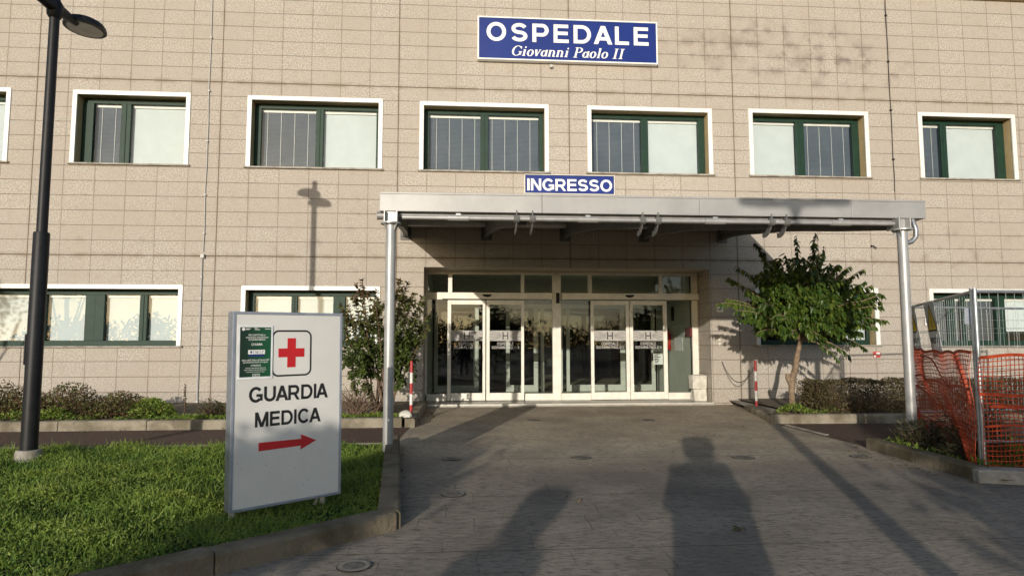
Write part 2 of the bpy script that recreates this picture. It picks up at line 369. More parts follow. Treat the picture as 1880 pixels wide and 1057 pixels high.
# a slanted book-face alphabet drawn as broad-pen strokes: (points, widths)
def serif_word(mb, word, fn, a0, b0, a1, b1):
    K, H = .155, .05
    def bar(x0, x1, y): return [((x0, y), (x1, y), H)]
    def st(x, y0, y1, w=K): return [((x, y0), (x, y1), w)]
    def arc(cx_, cy_, rx, ry, t0, t1, n=14):
        out = []
        for i in range(n):
            q0 = R(t0+(t1-t0)*i/n); q1 = R(t0+(t1-t0)*(i+1)/n); qm = (q0+q1)/2
            out.append(((cx_+rx*math.cos(q0), cy_+ry*math.sin(q0)), (cx_+rx*math.cos(q1), cy_+ry*math.sin(q1)), H+(K-H)*abs(math.cos(qm))**1.5))
        return out
    G = {
     'G': (.80, arc(.42, .5, .33, .48, 40, 330)+st(.70, .12, .42)+bar(.55, .83, .42)+st(.70, .70, .92, .05)),
     'i': (.36, st(.18, .03, .62)+bar(.06, .3, .03)+bar(.06, .2, .62)+[((.15, .86), (.23, .86), .14)]),
     'o': (.54, arc(.27, .32, .19, .31, 0, 360)),
     'v': (.50, [((.10, .64), (.24, .04), K), ((.24, .04), (.42, .64), H*1.2)]+bar(.02, .2, .64)+bar(.33, .5, .64)),
     'a': (.54, arc(.23, .30, .16, .28, 30, 330)+st(.42, .06, .64)+bar(.38, .54, .05)),
     'n': (.62, st(.14, .03, .64)+bar(.04, .24, .03)+bar(.03, .16, .62)+arc(.30, .42, .16, .21, 150, 0)+st(.46, .03, .44)+bar(.38, .60, .03)),
     'P': (.70, st(.20, .03, .97)+bar(.04, .36, .02)+bar(.04, .40, .98)+arc(.38, .74, .22, .23, 95, -95)+bar(.24, .38, .51)),
     'l': (.34, st(.17, .03, .98)+bar(.05, .29, .03)+bar(.05, .19, .97)),
     'I': (.44, st(.22, .03, .97)+bar(.06, .38, .02)+bar(.06, .38, .98)), ' ': (.30, [])}
    segs = []; x = 0
    for ch in word:
        w, sg = G[ch]
        segs += [((p[0]+x, p[1]), (q[0]+x, q[1]), t) for p, q, t in sg]; x += w+.03
    tot = x; sh = .22
    k = 0
    for p, q, t in segs:
        P_ = Vector(p); Q_ = Vector(q); d = (Q_-P_).normalized(); nrm = Vector((-d.y, d.x))*t/2; e = d*t*.12
        poly = [P_-nrm-e, Q_-nrm+e, Q_+nrm+e, P_+nrm-e]; k += 1
        mb.add([fn(a0+(a1-a0)*(c.x+sh*c.y)/(tot+sh*.9), b0+(b1-b0)*c.y, (k % 7)*.0003) for c in poly], [(0, 1, 2, 3)])

# ================================================================== THE SETTING
def sheet(name, pts, m, h, nx=1):
    mb = MB(); mb.add([(x, y, g(y)+h) for x, y in pts], [tuple(range(len(pts)))]); return struct(mb.build(name, m))
mb = MB(); xs = [-300, -40, -8, 2, 14, 24, 60, 300]; ys = [-400, -120, -30, -20, -12, -6, 0, 12]
V = [(x, y, g(y)) for y in ys for x in xs]; n = len(xs)
mb.add(V, [(j*n+i, j*n+i+1, (j+1)*n+i+1, (j+1)*n+i) for j in range(len(ys)-1) for i in range(n-1)])
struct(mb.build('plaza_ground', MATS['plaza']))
sheet('path', [(-20, -4.78), (7.66, -4.62), (7.74, -3.0), (-20, -3.0)], pathm, .004)
sheet('path', [(13.75, -5.3), (24, -5.3), (24, -3.0), (13.65, -3.0)], pathm, .004)

# ------------------------------------------------------------------ hospital building
B = thing('hospital_building', 'long hospital building clad in beige granite tiles with green framed windows', 'hospital', (10.7, 0, 0))
WIN = [(-2.1, -.48, 4.88, 6.39), (.70, 3.0, 4.88, 6.38), (4.13, 6.88, 4.87, 6.36), (7.64, 10.36, 4.865, 6.335), (11.19, 13.92, 4.88, 6.335), (14.74, 17.46, 4.885, 6.36), (18.62, 20.91, 4.895, 6.385)]
LOW = [(-2.6, 3.0, 1.23, 2.445), (4.13, 6.88, 1.23, 2.435), (14.76, 17.5, 1.235, 2.455), (18.66, 23.2, 1.215, 2.45)]
BAND = .088
EX0, EX1, EZ = 7.76, 13.77, 2.84
holes = [(a+BAND-.01, b-BAND+.01, c, d-BAND+.01) for a, b, c, d in WIN+LOW]+[(EX0, EX1, -.5, EZ)]
WTOP = 9.045
mb = MB()
xs = sorted({-14.0, 34.0}|{q for h in holes for q in h[:2]}); zs = sorted({-.4, WTOP}|{max(q, -.4) for h in holes for q in h[2:]})
for i in range(len(xs)-1):
    for j in range(len(zs)-1):
        cx_, cz_ = (xs[i]+xs[i+1])/2, (zs[j]+zs[j+1])/2
        if any(h[0] < cx_ < h[1] and h[2] < cz_ < h[3] for h in holes): continue
        mb.add([(xs[i], 0, zs[j]), (xs[i+1], 0, zs[j]), (xs[i+1], 0, zs[j+1]), (xs[i], 0, zs[j+1])], [(0, 1, 2, 3)])
for x0, x1, z0, z1 in holes[:-1]:          # reveals
    d = .30
    mb.k = 1
    mb.add([(x0, 0, z0), (x0, d, z0), (x0, d, z1), (x0, 0, z1)], [(3, 2, 1, 0)]); mb.add([(x1, 0, z0), (x1, d, z0), (x1, d, z1), (x1, 0, z1)], [(0, 1, 2, 3)])
    mb.add([(x0, 0, z1), (x1, 0, z1), (x1, d, z1), (x0, d, z1)], [(3, 2, 1, 0)]); mb.add([(x0, 0, z0), (x1, 0, z0), (x1, d, z0), (x0, d, z0)], [(0, 1, 2, 3)])
mb.k = 0                                   # porch cheeks
for xx, o in ((EX0, (3, 2, 1, 0)), (EX1, (0, 1, 2, 3))): mb.add([(xx, 0, -.4), (xx, .86, -.4), (xx, .86, EZ), (xx, 0, EZ)], [o])
mb.k = 2
mb.add([(EX0, 0, EZ), (EX1, 0, EZ), (EX1, .86, EZ), (EX0, .86, EZ)], [(3, 2, 1, 0)])
mb.build('wall', [MATS['facade'], sand, mat('beige_soffit', (.50, .43, .32))], B)
mb = MB(); mb.box(-14, 34, -.10, .5, WTOP, WTOP+.28); mb.build('cornice', mat('cornice_yellow', (.55, .40, .2), (.48, .36, .19)), B, bevel=.01)
mb = MB()                                  # rooms behind the glass
for xa, xb, z0, z1 in ((-14, 7.7, .9, 3.0), (13.9, 34, .9, 3.0), (-14, 34, 4.3, 7.0)):
    mb.add([(xa, 2.2, z0), (xb, 2.2, z0), (xb, 2.2, z1), (xa, 2.2, z1)], [(0, 1, 2, 3)])
    mb.add([(xa, .32, z1), (xb, .32, z1), (xb, 2.2, z1), (xa, 2.2, z1)], [(3, 2, 1, 0)])
    mb.add([(xa, .32, z0), (xb, .32, z0), (xb, 2.2, z0), (xa, 2.2, z0)], [(0, 1, 2, 3)])
    for xx in (xa, xb): mb.add([(xx, .32, z0), (xx, 2.2, z0), (xx, 2.2, z1), (xx, .32, z1)], [(0, 1, 2, 3)])
mb.build('room_shell', room, B)
mb = MB(); mb.box(-14, 34, .5, 12, WTOP+.02, WTOP+.12); mb.box(-14, -13.9, .3, 12, -.4, WTOP); mb.box(33.9, 34, .3, 12, -.4, WTOP); mb.box(-14, 34, 11.9, 12, -.4, WTOP)
mb.build('roof', concrete, B)

def window(x0, x1, z0, z1, panes, low=False):
    yf = -.022
    mb = MB()
    xi0, xi1, zi = x0+BAND, x1-BAND, z1-BAND
    for poly in ([(x0, z0), (xi0, z0), (xi0, zi), (x0, z1)], [(xi1, z0), (x1, z0), (x1, z1), (xi1, zi)], [(xi0, zi), (xi1, zi), (x1, z1), (x0, z1)]):
        mb.prism(poly, lambda a, b, t: (a, t, b), .02, yf)
    w = mb.build('window', white, B, bevel=.006)
    mb = MB(); mb.box(x0-.03, x1+.03, -.05, .27, z0-.028, z0+.004); mb.build('sill', concrete2, w)
    fy0, fy1 = .225, .285; fr = MB(); J = .075; zt = zi-.10
    edges = [xi0]+[q for p in panes for q in p[:2]]+[xi1]
    fr.box(xi0, xi1, fy0, fy1, zt, zi); zb = z0+(.11 if low else .035); fr.box(xi0, xi1, fy0-.003, fy1, z0+.004, zb)
    for i in range(0, len(edges), 2):
        a, b = edges[i], edges[i+1]
        if b-a < .004: continue
        dd = .012 if b-a > .2 else 0
        fr.box(a, b, fy0-.006-dd, fy1+.004, zb, zt)
        if b-a > .1 and 0 < i < len(edges)-2: fr.box((a+b)/2-.012, (a+b)/2+.012, fy0-.02, fy0-.004, zb+.01, zt-.01)
    fr.build('frame', green, w, bevel=.004)
    for k, p in enumerate(panes):
        a, b, kind = p
        mb = MB(); mb.box(a-.005, b+.005, .252, .262, zb-.005, zt+.005); mb.build('pane', MATS['window_glass'], w)
        mb = MB(); mb.box(a, b, .30, .325, zt-.055, zt+.0); mb.build('blind_rail', ivory, w)
        mb = MB()
        if kind == 'w':            # venetian blind shut
            n = int((zt-zb-.06)/.027); hh = (zt-zb-.06)/n
            for i in range(n):
                c = zb+.005+hh*(i+.5); mb.add([(a, .336, c-hh*.56), (b, .336, c-hh*.56), (b, .329, c+hh*.56), (a, .329, c+hh*.56)], [(0, 1, 2, 3)])
            mb.build('blind', blind, w)
        elif kind == 'h':          # blind drawn half down
            zc = zb+(zt-zb)*.22; mb.box(a, b, .335, .338, zc, zt-.05); mb.build('blind', blind, w)
        else:
            n = int((zt-zb-.06)/.027); hh = (zt-zb-.06)/n      # venetian blind with open slats
            for i in range(n):
                c = zb+.005+hh*(i+.5); mb.add([(a, .345, c-.008), (b, .345, c-.008), (b, .326, c+.008), (a, .326, c+.008)], [(0, 1, 2, 3)])
            mb.build('blind', slatgrey, w); mb = MB(); nc = max(2, round((b-a)/.25)); off = random.uniform(.3, .7)
            for i in range(nc): c = a+(b-a)*(i+off)/nc; mb.box(c-.0045, c+.0045, .318, .3195, zb, zt-.05)
            mb.build('ladder_tape', blindlit, w)
    return w
def px(u, v=250): return onY(u, v, .25).x
window(*WIN[0], [(-1.9, -.68, 'w')])
window(*WIN[1], [(px(172), px(222), 'd'), (px(240), px(343), 'w')])
window(*WIN[2], [(px(480), px(580), 'd'), (px(594), px(691), 'w')])
window(*WIN[3], [(px(788), px(882), 'd'), (px(896), px(989), 'd')])
window(*WIN[4], [(px(1085), px(1176), 'd'), (px(1189), px(1281), 'w')])
window(*WIN[5], [(px(1377), px(1460), 'w'), (px(1475), px(1563), 'd')])
window(*WIN[6], [(px(1690), px(1725), 'd'), (px(1736), px(1827), 'w')])
window(*LOW[0], [(-2.4, -1.5, 'w'), (-1.35, px(55, 580), 'w'), (px(86, 580), px(158, 580), 'w'), (px(193, 580), px(257, 580), 'w'), (px(271, 580), px(331, 580), 'w')], True)
window(*LOW[1], [(px(468, 580), px(535, 580), 'w'), (px(546, 580), px(612, 580), 'w'), (px(634, 580), px(688, 580), 'w')], True)
window(*LOW[2], [(px(1400, 580), px(1480, 580), 'h'), (px(1496, 580), px(1590, 580), 'w')], True)
window(*LOW[3], [(px(1712, 580), px(1738, 580), 'd'), (px(1752, 580), px(1764, 580), 'd'), (px(1772, 580), px(1826, 580), 'd'), (px(1843, 580), 22.0, 'h'), (22.15, 22.95, 'h')], True)

# ---- porch: glazed screen, sliding doors, lobby
DY = .75; FZ = .055
def X(u): return onY(u, 640, DY).x
def Zp(v, u=1040): return onY(u, v, DY).z
mb = MB(); mb.box(EX0, EX1, -.10, 3.4, -.2, FZ); mb.build('porch_floor', stonefl, B, bevel=.008)
mb = MB(); mb.box(EX0+.01, EX1-.01, -.118, -.102, FZ-.03, FZ+.004); mb.build('step_edge', mat('sunlit_step_face', (.62, .60, .54), None, 20, .35, .3), B)  # pale strip paints the sunlit front face of the step
S = MB(); y0, y1 = DY, DY+.07
zh0, zh1 = Zp(537.5), Zp(505)            # transom glass
def fb(ua, ub, za, zb, pro=0.0): S.box(X(ua), X(ub), y0-pro, y1, za, zb)
S.box(EX0, EX1, y0, y1, zh1, EZ-.002); S.box(EX0, EX1, y0-.002, y1, Zp(550.5), zh0)
for ua, ub in ((822, 829.5), (956.5, 963), (1080.5, 1088), (1212, 1219)): fb(ua, ub, zh0, zh1, .002)
fb(1014.5, 1030, FZ, zh1, .03); S.box(EX0, EX0+.04, y0-.003, y1, FZ, zh1); fb(1272, 1285, FZ, zh1, .004)
for ua, ub in ((777, 821), (963, 1014.5), (1030, 1085), (1226, 1272)): fb(ua, ub, FZ, Zp(721.5), .003)
scr = S.build('entrance_frame', cream, B, bevel=.005)
mb = MB()
for ua, ub in ((777, 822), (829.5, 956.5), (963, 1014.5), (1030, 1080.5), (1088, 1212), (1219, 1272)): mb.box(X(ua), X(ub), DY+.03, DY+.04, zh0, zh1)
for ua, ub in ((777, 822), (961, 1014.5), (1030, 1086), (1226, 1272)): mb.box(X(ua), X(ub), DY+.031, DY+.041, Zp(722), Zp(549))
mb.build('fixed_glazing', MATS['door_glass'], scr)
for ua, ub, us in ((811, 1013, 893.5), (1031, 1281, 1154.5)):
    mb = MB(); mb.box(X(ua), X(ub), DY-.14, DY-.002, Zp(550), Zp(538.5)); op = mb.build('door_operator', cream, B, bevel=.008)
    mb = MB(); c = Vector((X(us), DY-.142, Zp(543)))
    prof = [(.10*math.cos(R(a)), .055*math.sin(R(a))) for a in range(180, 361, 15)]
    mb.prism([(c.x+a, c.z+b+.012) for a, b in prof], lambda a, b, t: (a, t, b), DY-.141, DY-.18); mb.build('motion_sensor', black, op, bevel=.004)
mb = MB(); mb.box(X(1021), X(1027), DY-.07, DY-.032, Zp(557), Zp(538)); mb.build('cable_cover', black, scr, bevel=.004)
def leaf(ua, ub, ga, gb):
    yl0, yl1 = DY-.10, DY-.045
    def XL(u): return onY(u, 640, yl0).x
    def ZL(v): return onY(1040, v, yl0).z
    x0, x1, gx0, gx1 = XL(ua)+.003, XL(ub)-.003, XL(ga), XL(gb); z0, z1, gz0, gz1 = FZ+.012, ZL(551.5), ZL(720), ZL(559.5)
    mb = MB(); mb.box(x0, gx0, yl0, yl1, z0, z1); mb.box(gx1, x1, yl0, yl1, z0, z1); mb.box(gx0, gx1, yl0+.002, yl1, z0, gz0); mb.box(gx0, gx1, yl0+.002, yl1, gz1, z1)
    d = mb.build('sliding_door', cream, B, bevel=.005)
    mb = MB(); mb.box(gx0-.01, gx1+.01, yl0+.022, yl0+.032, gz0-.01, gz1+.01); mb.build('pane', MATS['door_glass'], d)
    mb = MB(); yb = yl0+.0195; za, zb = ZL(625.5), ZL(606.5); mb.box(gx0+.005, gx1-.005, yb, yb+.0015, za, zb); mb.build('frosted_band', mat('frosted_film', (.42, .40, .375), (.37, .355, .335), 12, .8), d)
    w = gx1-gx0; cx_ = (gx0+gx1)/2; h = zb-za; cz_ = (za+zb)/2; mb = MB(); ye = yb-.0012
    def q(x, z, i=0): return (x, ye, z)
    for sx_ in (-1, 1): mb.box(cx_+sx_*w*.075-w*.016, cx_+sx_*w*.075+w*.016, ye-.0006, ye, za+h*.14, zb-h*.14)
    mb.box(cx_-w*.075, cx_+w*.075, ye-.0004, ye, cz_-h*.05, cz_+h*.05)
    for k in range(14):
        a0 = R(180+180*k/13); a1 = R(180+180*(k+1)/13)
    for sx_ in (-1, 1):
        for dz_ in (-.36, -.12, .12, .36):
            p0 = Vector((cx_+sx_*w*.14, ye, cz_+dz_*h*.28)); p1 = Vector((cx_+sx_*w*.48, ye, cz_+dz_*h*1.25)); mb.tube([p0, p1], .0028, 4)
    mb.build('emblem', ink, d)
    mb = MB(); f = lambda a, b: (a, ye, b)
    grot(mb, 'OSPEDALE', f, cx_-w*.26, ZL(633.2), cx_+w*.26, ZL(628), .13, .25)
    grot(mb, 'GIOVANNI PAOLO II', f, cx_-w*.43, ZL(639.8), cx_+w*.43, ZL(634.8), .13, .22)
    mb.build('door_lettering', mat('film_white', (.74, .72, .68), None, 9, .7), d)
leaf(821, 891.5, 828, 886); leaf(892.6, 962.5, 899, 957); leaf(1085, 1156.5, 1091, 1150); leaf(1157, 1226, 1163, 1218.5)
# lobby shell
LX0, LX1, LY, LZ = 7.80, 13.62, 3.4, 2.95
mb = MB(); w_ = 0
mb.add([(LX0, DY+.08, FZ), (LX0, LY, FZ), (LX0, LY, LZ), (LX0, DY+.08, LZ)], [(0, 1, 2, 3)])
mb.add([(LX1, DY+.08, FZ), (LX1, LY, FZ), (LX1, LY, LZ), (LX1, DY+.08, LZ)], [(0, 1, 2, 3)])
mb.add([(LX0, DY+.08, LZ), (LX1, DY+.08, LZ), (LX1, LY, LZ), (LX0, LY, LZ)], [(0, 1, 2, 3)])
mb.build('lobby_wall', vestw, B)
mb = MB(); mb.box(5, 16, LY+.12, 11, -.05, FZ-.002); mb.add([(5, 11, 0), (16, 11, 0), (16, 11, 3.1), (5, 11, 3.1)], [(0, 1, 2, 3)])
mb.add([(5, LY+.1, 3), (16, LY+.1, 3), (16, 11, 3), (5, 11, 3)], [(0, 1, 2, 3)])
for xx in (5, 16): mb.add([(xx, LY+.1, 0), (xx, 11, 0), (xx, 11, 3.1), (xx, LY+.1, 3.1)], [(0, 1, 2, 3)])
mb.build('hall', hall, B)
mb = MB(); yi = LY
def XI(u): return onY(u, 640, yi).x
zt_, zi_ = onY(1040, 566, yi).z, onY(1040, 706, yi).z
mb.box(LX0, LX1, yi, yi+.06, zt_, zt_+.10); mb.box(LX0, LX1, yi, yi+.06, 2.6, LZ)
for ua, ub in ((797, 804), (869, 879), (929, 936), (980, 988), (993, 999), (1026, 1033), (1040, 1046), (1139, 1148), (1151, 1158), (1196, 1203)):
    mb.box(XI(ua), XI(ub), yi-.002, yi+.06, FZ, zt_)
for ua, ub in ((804, 869), (936, 980), (1046, 1139), (1158, 1196)): mb.box(XI(ua), XI(ub), yi, yi+.06, FZ, zi_)
inn = mb.build('inner_screen', mat('inner_frame', (.50, .52, .46), (.45, .47, .42)), B, bevel=.005)
mb = MB(); mb.box(LX0, LX1, yi+.025, yi+.033, zi_, zt_); mb.box(LX0, LX1, yi+.025, yi+.033, zt_+.1, 2.6); mb.build('fixed_glazing', MATS['door_glass'], inn)

# ------------------------------------------------------------------ signs on the facade
def planeY(Y): return lambda a, b, t=0.0: (a, Y-t, b)
def wall_sign(name, label, tl, br, Y, th, words, e=.03):
    a = onY(*tl, Y); b = onY(*br, Y); x0, x1, z1, z0 = a.x, b.x, a.z, b.z
    t = thing(name, label, 'sign', ((x0+x1)/2, -.01, z0))
    mb = MB(); mb.box(x0+.025, x1-.025, Y+.004, -.006, z0+.025, z1-.025); mb.build('board', blue, t)
    mb = MB()
    mb.box(x0, x1, Y-.01, -.002, z1-e, z1); mb.box(x0, x1, Y-.01, -.002, z0, z0+e); mb.box(x0, x0+e, Y-.008, -.002, z0+e, z1-e); mb.box(x1-e, x1, Y-.008, -.002, z0+e, z1-e)
    mb.build('frame', ivory, t, bevel=.004); return t
osp = wall_sign('name_sign', 'large blue sign with white OSPEDALE lettering above the windows', (877, 29.5), (1208, 119), -.12, .12, None)
f = planeY(-.1172)
a = onY(893.3, 40, -.12); b = onY(1191, 83.3, -.12); zc = (a.z+onY(893, 75.5, -.12).z)/2; mb = MB()
grot(mb, 'OSPEDALE', f, a.x, zc-.20, b.x, zc+.205, .205, .26); mb.build('lettering', ivory, osp)
a = onY(937.4, 83.3, -.12); b = onY(1149, 108, -.12); z0 = onY(937, 103, -.12).z; mb = MB()
serif_word(mb, 'Giovanni Paolo II', f, a.x, z0+.01, b.x, z0+.232); mb.build('lettering', ivory, osp)
a = onY(1012, 120, -.06); mb = MB(); mb.box(a.x-.03, a.x+.03, -.085, -.02, a.z-.05, a.z+.012); mb.build('light_cell', boxw, osp, bevel=.006)
ing = wall_sign('entrance_sign', 'small blue sign with white INGRESSO lettering just above the canopy', (963, 319.5), (1129, 358), -.06, .06, None, .013)
a = onY(968, 328, -.06); b = onY(1124, 353, -.06); mb = MB(); grot(mb, 'INGRESSO', planeY(-.0572), a.x, b.z+.012, b.x, a.z+.004, .20, .11); mb.build('lettering', ivory, ing)

# ------------------------------------------------------------------ canopy
CY = -5.45
can = thing('entrance_canopy', 'grey metal entrance canopy on two round posts over the sliding doors', 'canopy', (11.0, -5, 0))
a = onY(697, 354, CY); b = onY(1700, 392, CY); fz0, fz1 = a.z-.225, a.z+.01
FX0, FX1 = a.x, b.x
mb = MB(); cuts = [FX0, FX0+2.02, FX0+4.05, FX0+6.08, FX1]
for q0, q1 in zip(cuts[:-1], cuts[1:]): mb.box(q0+.002, q1-.002, CY, CY+.20, fz0, fz1); mb.box(q0+.002, q1-.002, CY-.008, CY-.0005, fz1-.022, fz1+.003)
mb.build('fascia', silver2, can, bevel=.006)
def rz(y): return 3.93+(3.93-(fz1-.02))/(-CY-.2)*y
AX0 = onY(745, 440, 0).x
xr_ = onY(1655, 402, CY).x+.06; yq = CY+.2; mb = MB()
mb.add([(AX0-.13, -.01, rz(0)), (xr_, -.01, rz(0)), (xr_, yq, fz1-.02), (FX0+.01, yq, fz1-.02), (AX0-.13, -.01, rz(0)+.05), (xr_, -.01, rz(0)+.05), (xr_, yq, fz1-.004), (FX0+.01, yq, fz1-.004)], [(0, 3, 2, 1), (4, 5, 6, 7), (0, 1, 5, 4), (1, 2, 6, 5), (2, 3, 7, 6), (3, 0, 4, 7)]); mb.build('roof_sheet', mat('white_soffit', (.74, .72, .67), (.66, .64, .59)), can)
mb = MB(); mb.tube([(FX0-.04, CY+.13, fz0-.035), (FX1-.15, CY+.13, fz0-.035)], .052, 14)
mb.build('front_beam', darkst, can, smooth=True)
tzv = onY(1200, 405, CY).z
mb = MB(); mb.tube([(FX0+.28, CY-.0, tzv), (FX1-.45, CY-.0, tzv)], .027, 12)
AX = []
for uw in (745, 893, 1037, 1182, 1325): AX.append(onY(uw, 440, 0).x+.0)
FXp = [onY(uf, 402, CY).x for uf in (718, 963, 1194, 1430, 1655)]
for i in range(4):
    xm = (FXp[i]+FXp[i+1])/2; mb.tube([(xm-.13, CY, tzv), (xm+.13, CY, tzv)], .039, 12); mb.box(xm-.03, xm+.03, CY-.01, CY+.03, tzv, fz0-.02)
mb.build('lower_tube', silver, can, smooth=True)
rtz = onY(1000, 412, -.35).z
mb = MB(); mb.tube([(AX[0], -.35, rtz), (AX[-1]+.1, -.35, rtz)], .075, 14); mb.build('rear_tube', silver, can, smooth=True)
low = [(0.0, 3.45), (-.3, 3.47), (-.56, 3.455), (-1.0, 3.41), (-1.45, 3.345), (-2.33, 3.235), (-2.9, 3.14), (-3.76, 2.985), (-4.5, 2.865), (-4.9, 2.80)]
for i in range(5):
    xw, xf = AX[i], FXp[i]
    poly = [(y*1.07, z-.03*(-y/4.8)) for y, z in low]+[(-5.115, rz(-5.12)-.012), (-.02, rz(0)-.009)]
    fn = lambda y, z, t: (xw+(xf-xw)*(-y/5.45)+t, y-.012, z)
    mb = MB()
    for ya, yb, (a0_, b0_), (a1_, b1_) in zip(poly[:9], poly[1:10], poly[:9], poly[1:10]):
        P8 = [fn(yy, zz, tt) for yy, zz in ((a0_, b0_), (a0_, rz(a0_)-.012), (a1_, rz(a1_)-.012), (a1_, b1_)) for tt in (-.05, .05)]
        mb.add(P8, [(0, 2, 4, 6), (1, 7, 5, 3), (0, 6, 7, 1), (2, 3, 5, 4)])
    P8 = [fn(poly[0][0], zz, tt) for zz in (poly[0][1], rz(0)-.012) for tt in (-.05, .05)]; mb.add(P8, [(0, 1, 3, 2)])
    P8 = [fn(poly[9][0], zz, tt) for zz in (poly[9][1], rz(poly[9][0])-.012) for tt in (-.05, .05)]; mb.add(P8, [(0, 2, 3, 1)])
    mb.prism([(-.001, 3.40), (-.03, 3.40), (-.03, 3.9), (-.001, 3.9)], lambda y, z, t: (xw+t, y-.003, z), -.11, .11)
    for dz_ in (3.47, 3.58): mb.tube([(xw-.085, -.03, dz_), (xw-.085, -.06, dz_)], .016, 6); mb.tube([(xw+.085, -.03, dz_), (xw+.085, -.06, dz_)], .016, 6)
    arm = mb.build('roof_arm', mat('arm_grey', (.15, .148, .142), (.115, .113, .108), 5, .6, .1), can, bevel=.006)
    if 0 < i < 4:
        for sx_ in (-.10, .10):
            cy_, cz_ = CY+.20, tzv+.05
            c = [(cy_-.22*math.cos(R(q)), cz_-.22*math.sin(R(q))) for q in range(-15, 106, 15)]
            inner = [(cy_+.02-(.13+.03*k/8)*math.cos(R(q)), cz_-(.15+.03*k/8)*math.sin(R(q))) for k, q in enumerate(range(105, -16, -15))]
            mb = MB(); mb.prism(c+inner, lambda y, z, t: (xf+sx_+t, y, z), -.008, .008)
            mb.tube([(xf+sx_-.035, CY, tzv), (xf+sx_+.035, CY, tzv)], .05, 10); mb.build('hook_plate', MATS['arm_grey'], arm, bevel=.002)
pz = onY(718, 410, CY).z
for k, up_ in enumerate((718, 1655)):
    xp = FXp[0 if k == 0 else 4]; zb = g(CY)-.2
    mb = MB(); mb.tube([(xp, CY+.0, zb), (xp, CY+.0, pz-.01)], .062, 24); po = mb.build('post', silver, can, smooth=True)
    mb = MB(); mb.lathe((xp, CY, pz-.012), [(.125, 0), (.125, .02)], 24); mb.build('flange', silver, po)
    mb = MB()
    for q in range(4):
        w = R(45+90*q); d = Vector((math.cos(w), math.sin(w), 0)); n_ = Vector((-d.y, d.x, 0))
        P0 = Vector((xp, CY, pz-.012)); mb.add([P0+d*.062+n_*.005, P0+d*.12+n_*.005, P0+d*.062+n_*.005-Vector((0, 0, .09)), P0+d*.062-n_*.005, P0+d*.12-n_*.005, P0+d*.062-n_*.005-Vector((0, 0, .09))], [(0, 2, 1), (3, 4, 5), (0, 1, 4, 3), (1, 2, 5, 4), (0, 3, 5, 2)])
    for dx in (-.075, .075): mb.box(xp+dx-.008, xp+dx+.008, CY-.07, CY+.19, pz+.008, fz0-.002)
    mb.box(xp-.066, xp+.066, CY+.02, CY+.05, pz+.008, fz0-.004); mb.build('bracket', silver, po, bevel=.003)
    if k == 0:
        mb = MB(); mb.lathe((0, 0, 0), [(.012, -.001), (.012, .004)], 10)
        mb = MB(); mb.tube([(xp+.01, CY-.063, .36), (xp+.01, CY-.069, .36)], .016, 12); mb.build('cap', ivory, po)
mb = MB(); xd = FX1-.28; mb.tube([(xd+.12, CY+.05, fz0), (xd+.12, CY+.02, fz0-.08), (xd+.13, CY+.0, fz0-.16), (xd+.12, CY, fz0-.25), (xd+.06, CY, fz0-.31), (xd-.05, CY, fz0-.34)], .032, 12); mb.build('downpipe', steel, can, smooth=True)

# ------------------------------------------------------------------ street lamp
def street_lamp(loc, label, head_h, arms, footing=True, name='street_lamp', group='street lamps on the forecourt'):
    x, y, z = loc; t = thing(name, label, 'street lamp', loc, group)
    if footing:
        mb = MB(); mb.lathe((x, y, z-.10), [(.135, 0), (.132, .26), (.122, .30)], 20); mb.build('footing', concrete2, t, smooth=True, bevel=.01)
    zs_ = z+2.66
    mb = MB(); mb.lathe((x, y, z+.2), [(.086, 0), (.083, 2.46), (.079, 2.475), (.057, 2.478), (.053, head_h-.25)], 24); mb.build('pole', black, t, smooth=True)
    mb = MB(); mb.box(x-.098, x-.08, y-.04, y+.04, z+1.15, z+1.5); mb.build('hatch', black, t, bevel=.006)
    zh = z+head_h
    mb = MB(); mb.lathe((x, y, zh-.07), [(.062, 0), (.085, .04), (.088, .16), (.060, .21), (.052, .22), (.05, .50), (.02, .52)], 20); mb.build('collar', black, t, smooth=True)
    for dx, dy in arms:
        d = Vector((dx, dy, 0)).normalized(); s_ = Vector((-d.y, d.x, 0)); P0 = Vector((x, y, zh+.06))
        mb = MB(); mb.tube([P0+d*.05, P0+d*.20+Vector((0, 0, .0)), P0+d*.36+Vector((0, 0, -.005))], [.075, .055, .045], 10); mb.build('arm', black, t, smooth=True)
        c = P0+d*.52+Vector((0, 0, .01)); mb = MB(); vv = []; ff = []; n1, n2 = 28, 8
        prof = [(1.0, -.02), (1.0, 0.0), (.97, .03), (.86, .065), (.66, .09), (.4, .105), (.15, .11), (.01, .112)]
        for r_, h in prof:
            for j in range(n1):
                w = 2*math.pi*j/n1; vv.append(c+d*(.27*r_*math.cos(w))+s_*(.225*r_*math.sin(w))+Vector((0, 0, h)))
        for i in range(len(prof)-1):
            for j in range(n1): ff.append((i*n1+j, i*n1+(j+1) % n1, (i+1)*n1+(j+1) % n1, (i+1)*n1+j))
        ff.append(tuple(range(n1))[::-1]); mb.add(vv, ff); hd = mb.build('lamp_head', black, t, smooth=True)
        mb = MB(); vv = [c+d*(.225*math.cos(2*math.pi*j/n1))+s_*(.185*math.sin(2*math.pi*j/n1))+Vector((0, 0, -.026)) for j in range(n1)]
        vv += [v+Vector((0, 0, .01)) for v in vv]; mb.add(vv, [tuple(range(n1))[::-1]]+[(j, (j+1) % n1, (j+1) % n1+n1, j+n1) for j in range(n1)]); mb.build('lens', lensm, hd)
    return t
LYL = -5.6
lb = onY(52, 812, LYL); lj = onY(101.7, 37, LYL)
LZ0 = g(LYL)-.05
street_lamp(((lb.x+lj.x)/2, LYL, LZ0), 'black street lamp with disc heads on a round concrete footing in the lawn', lj.z-LZ0+.09, [(.12, 1), (-.12, -1)])

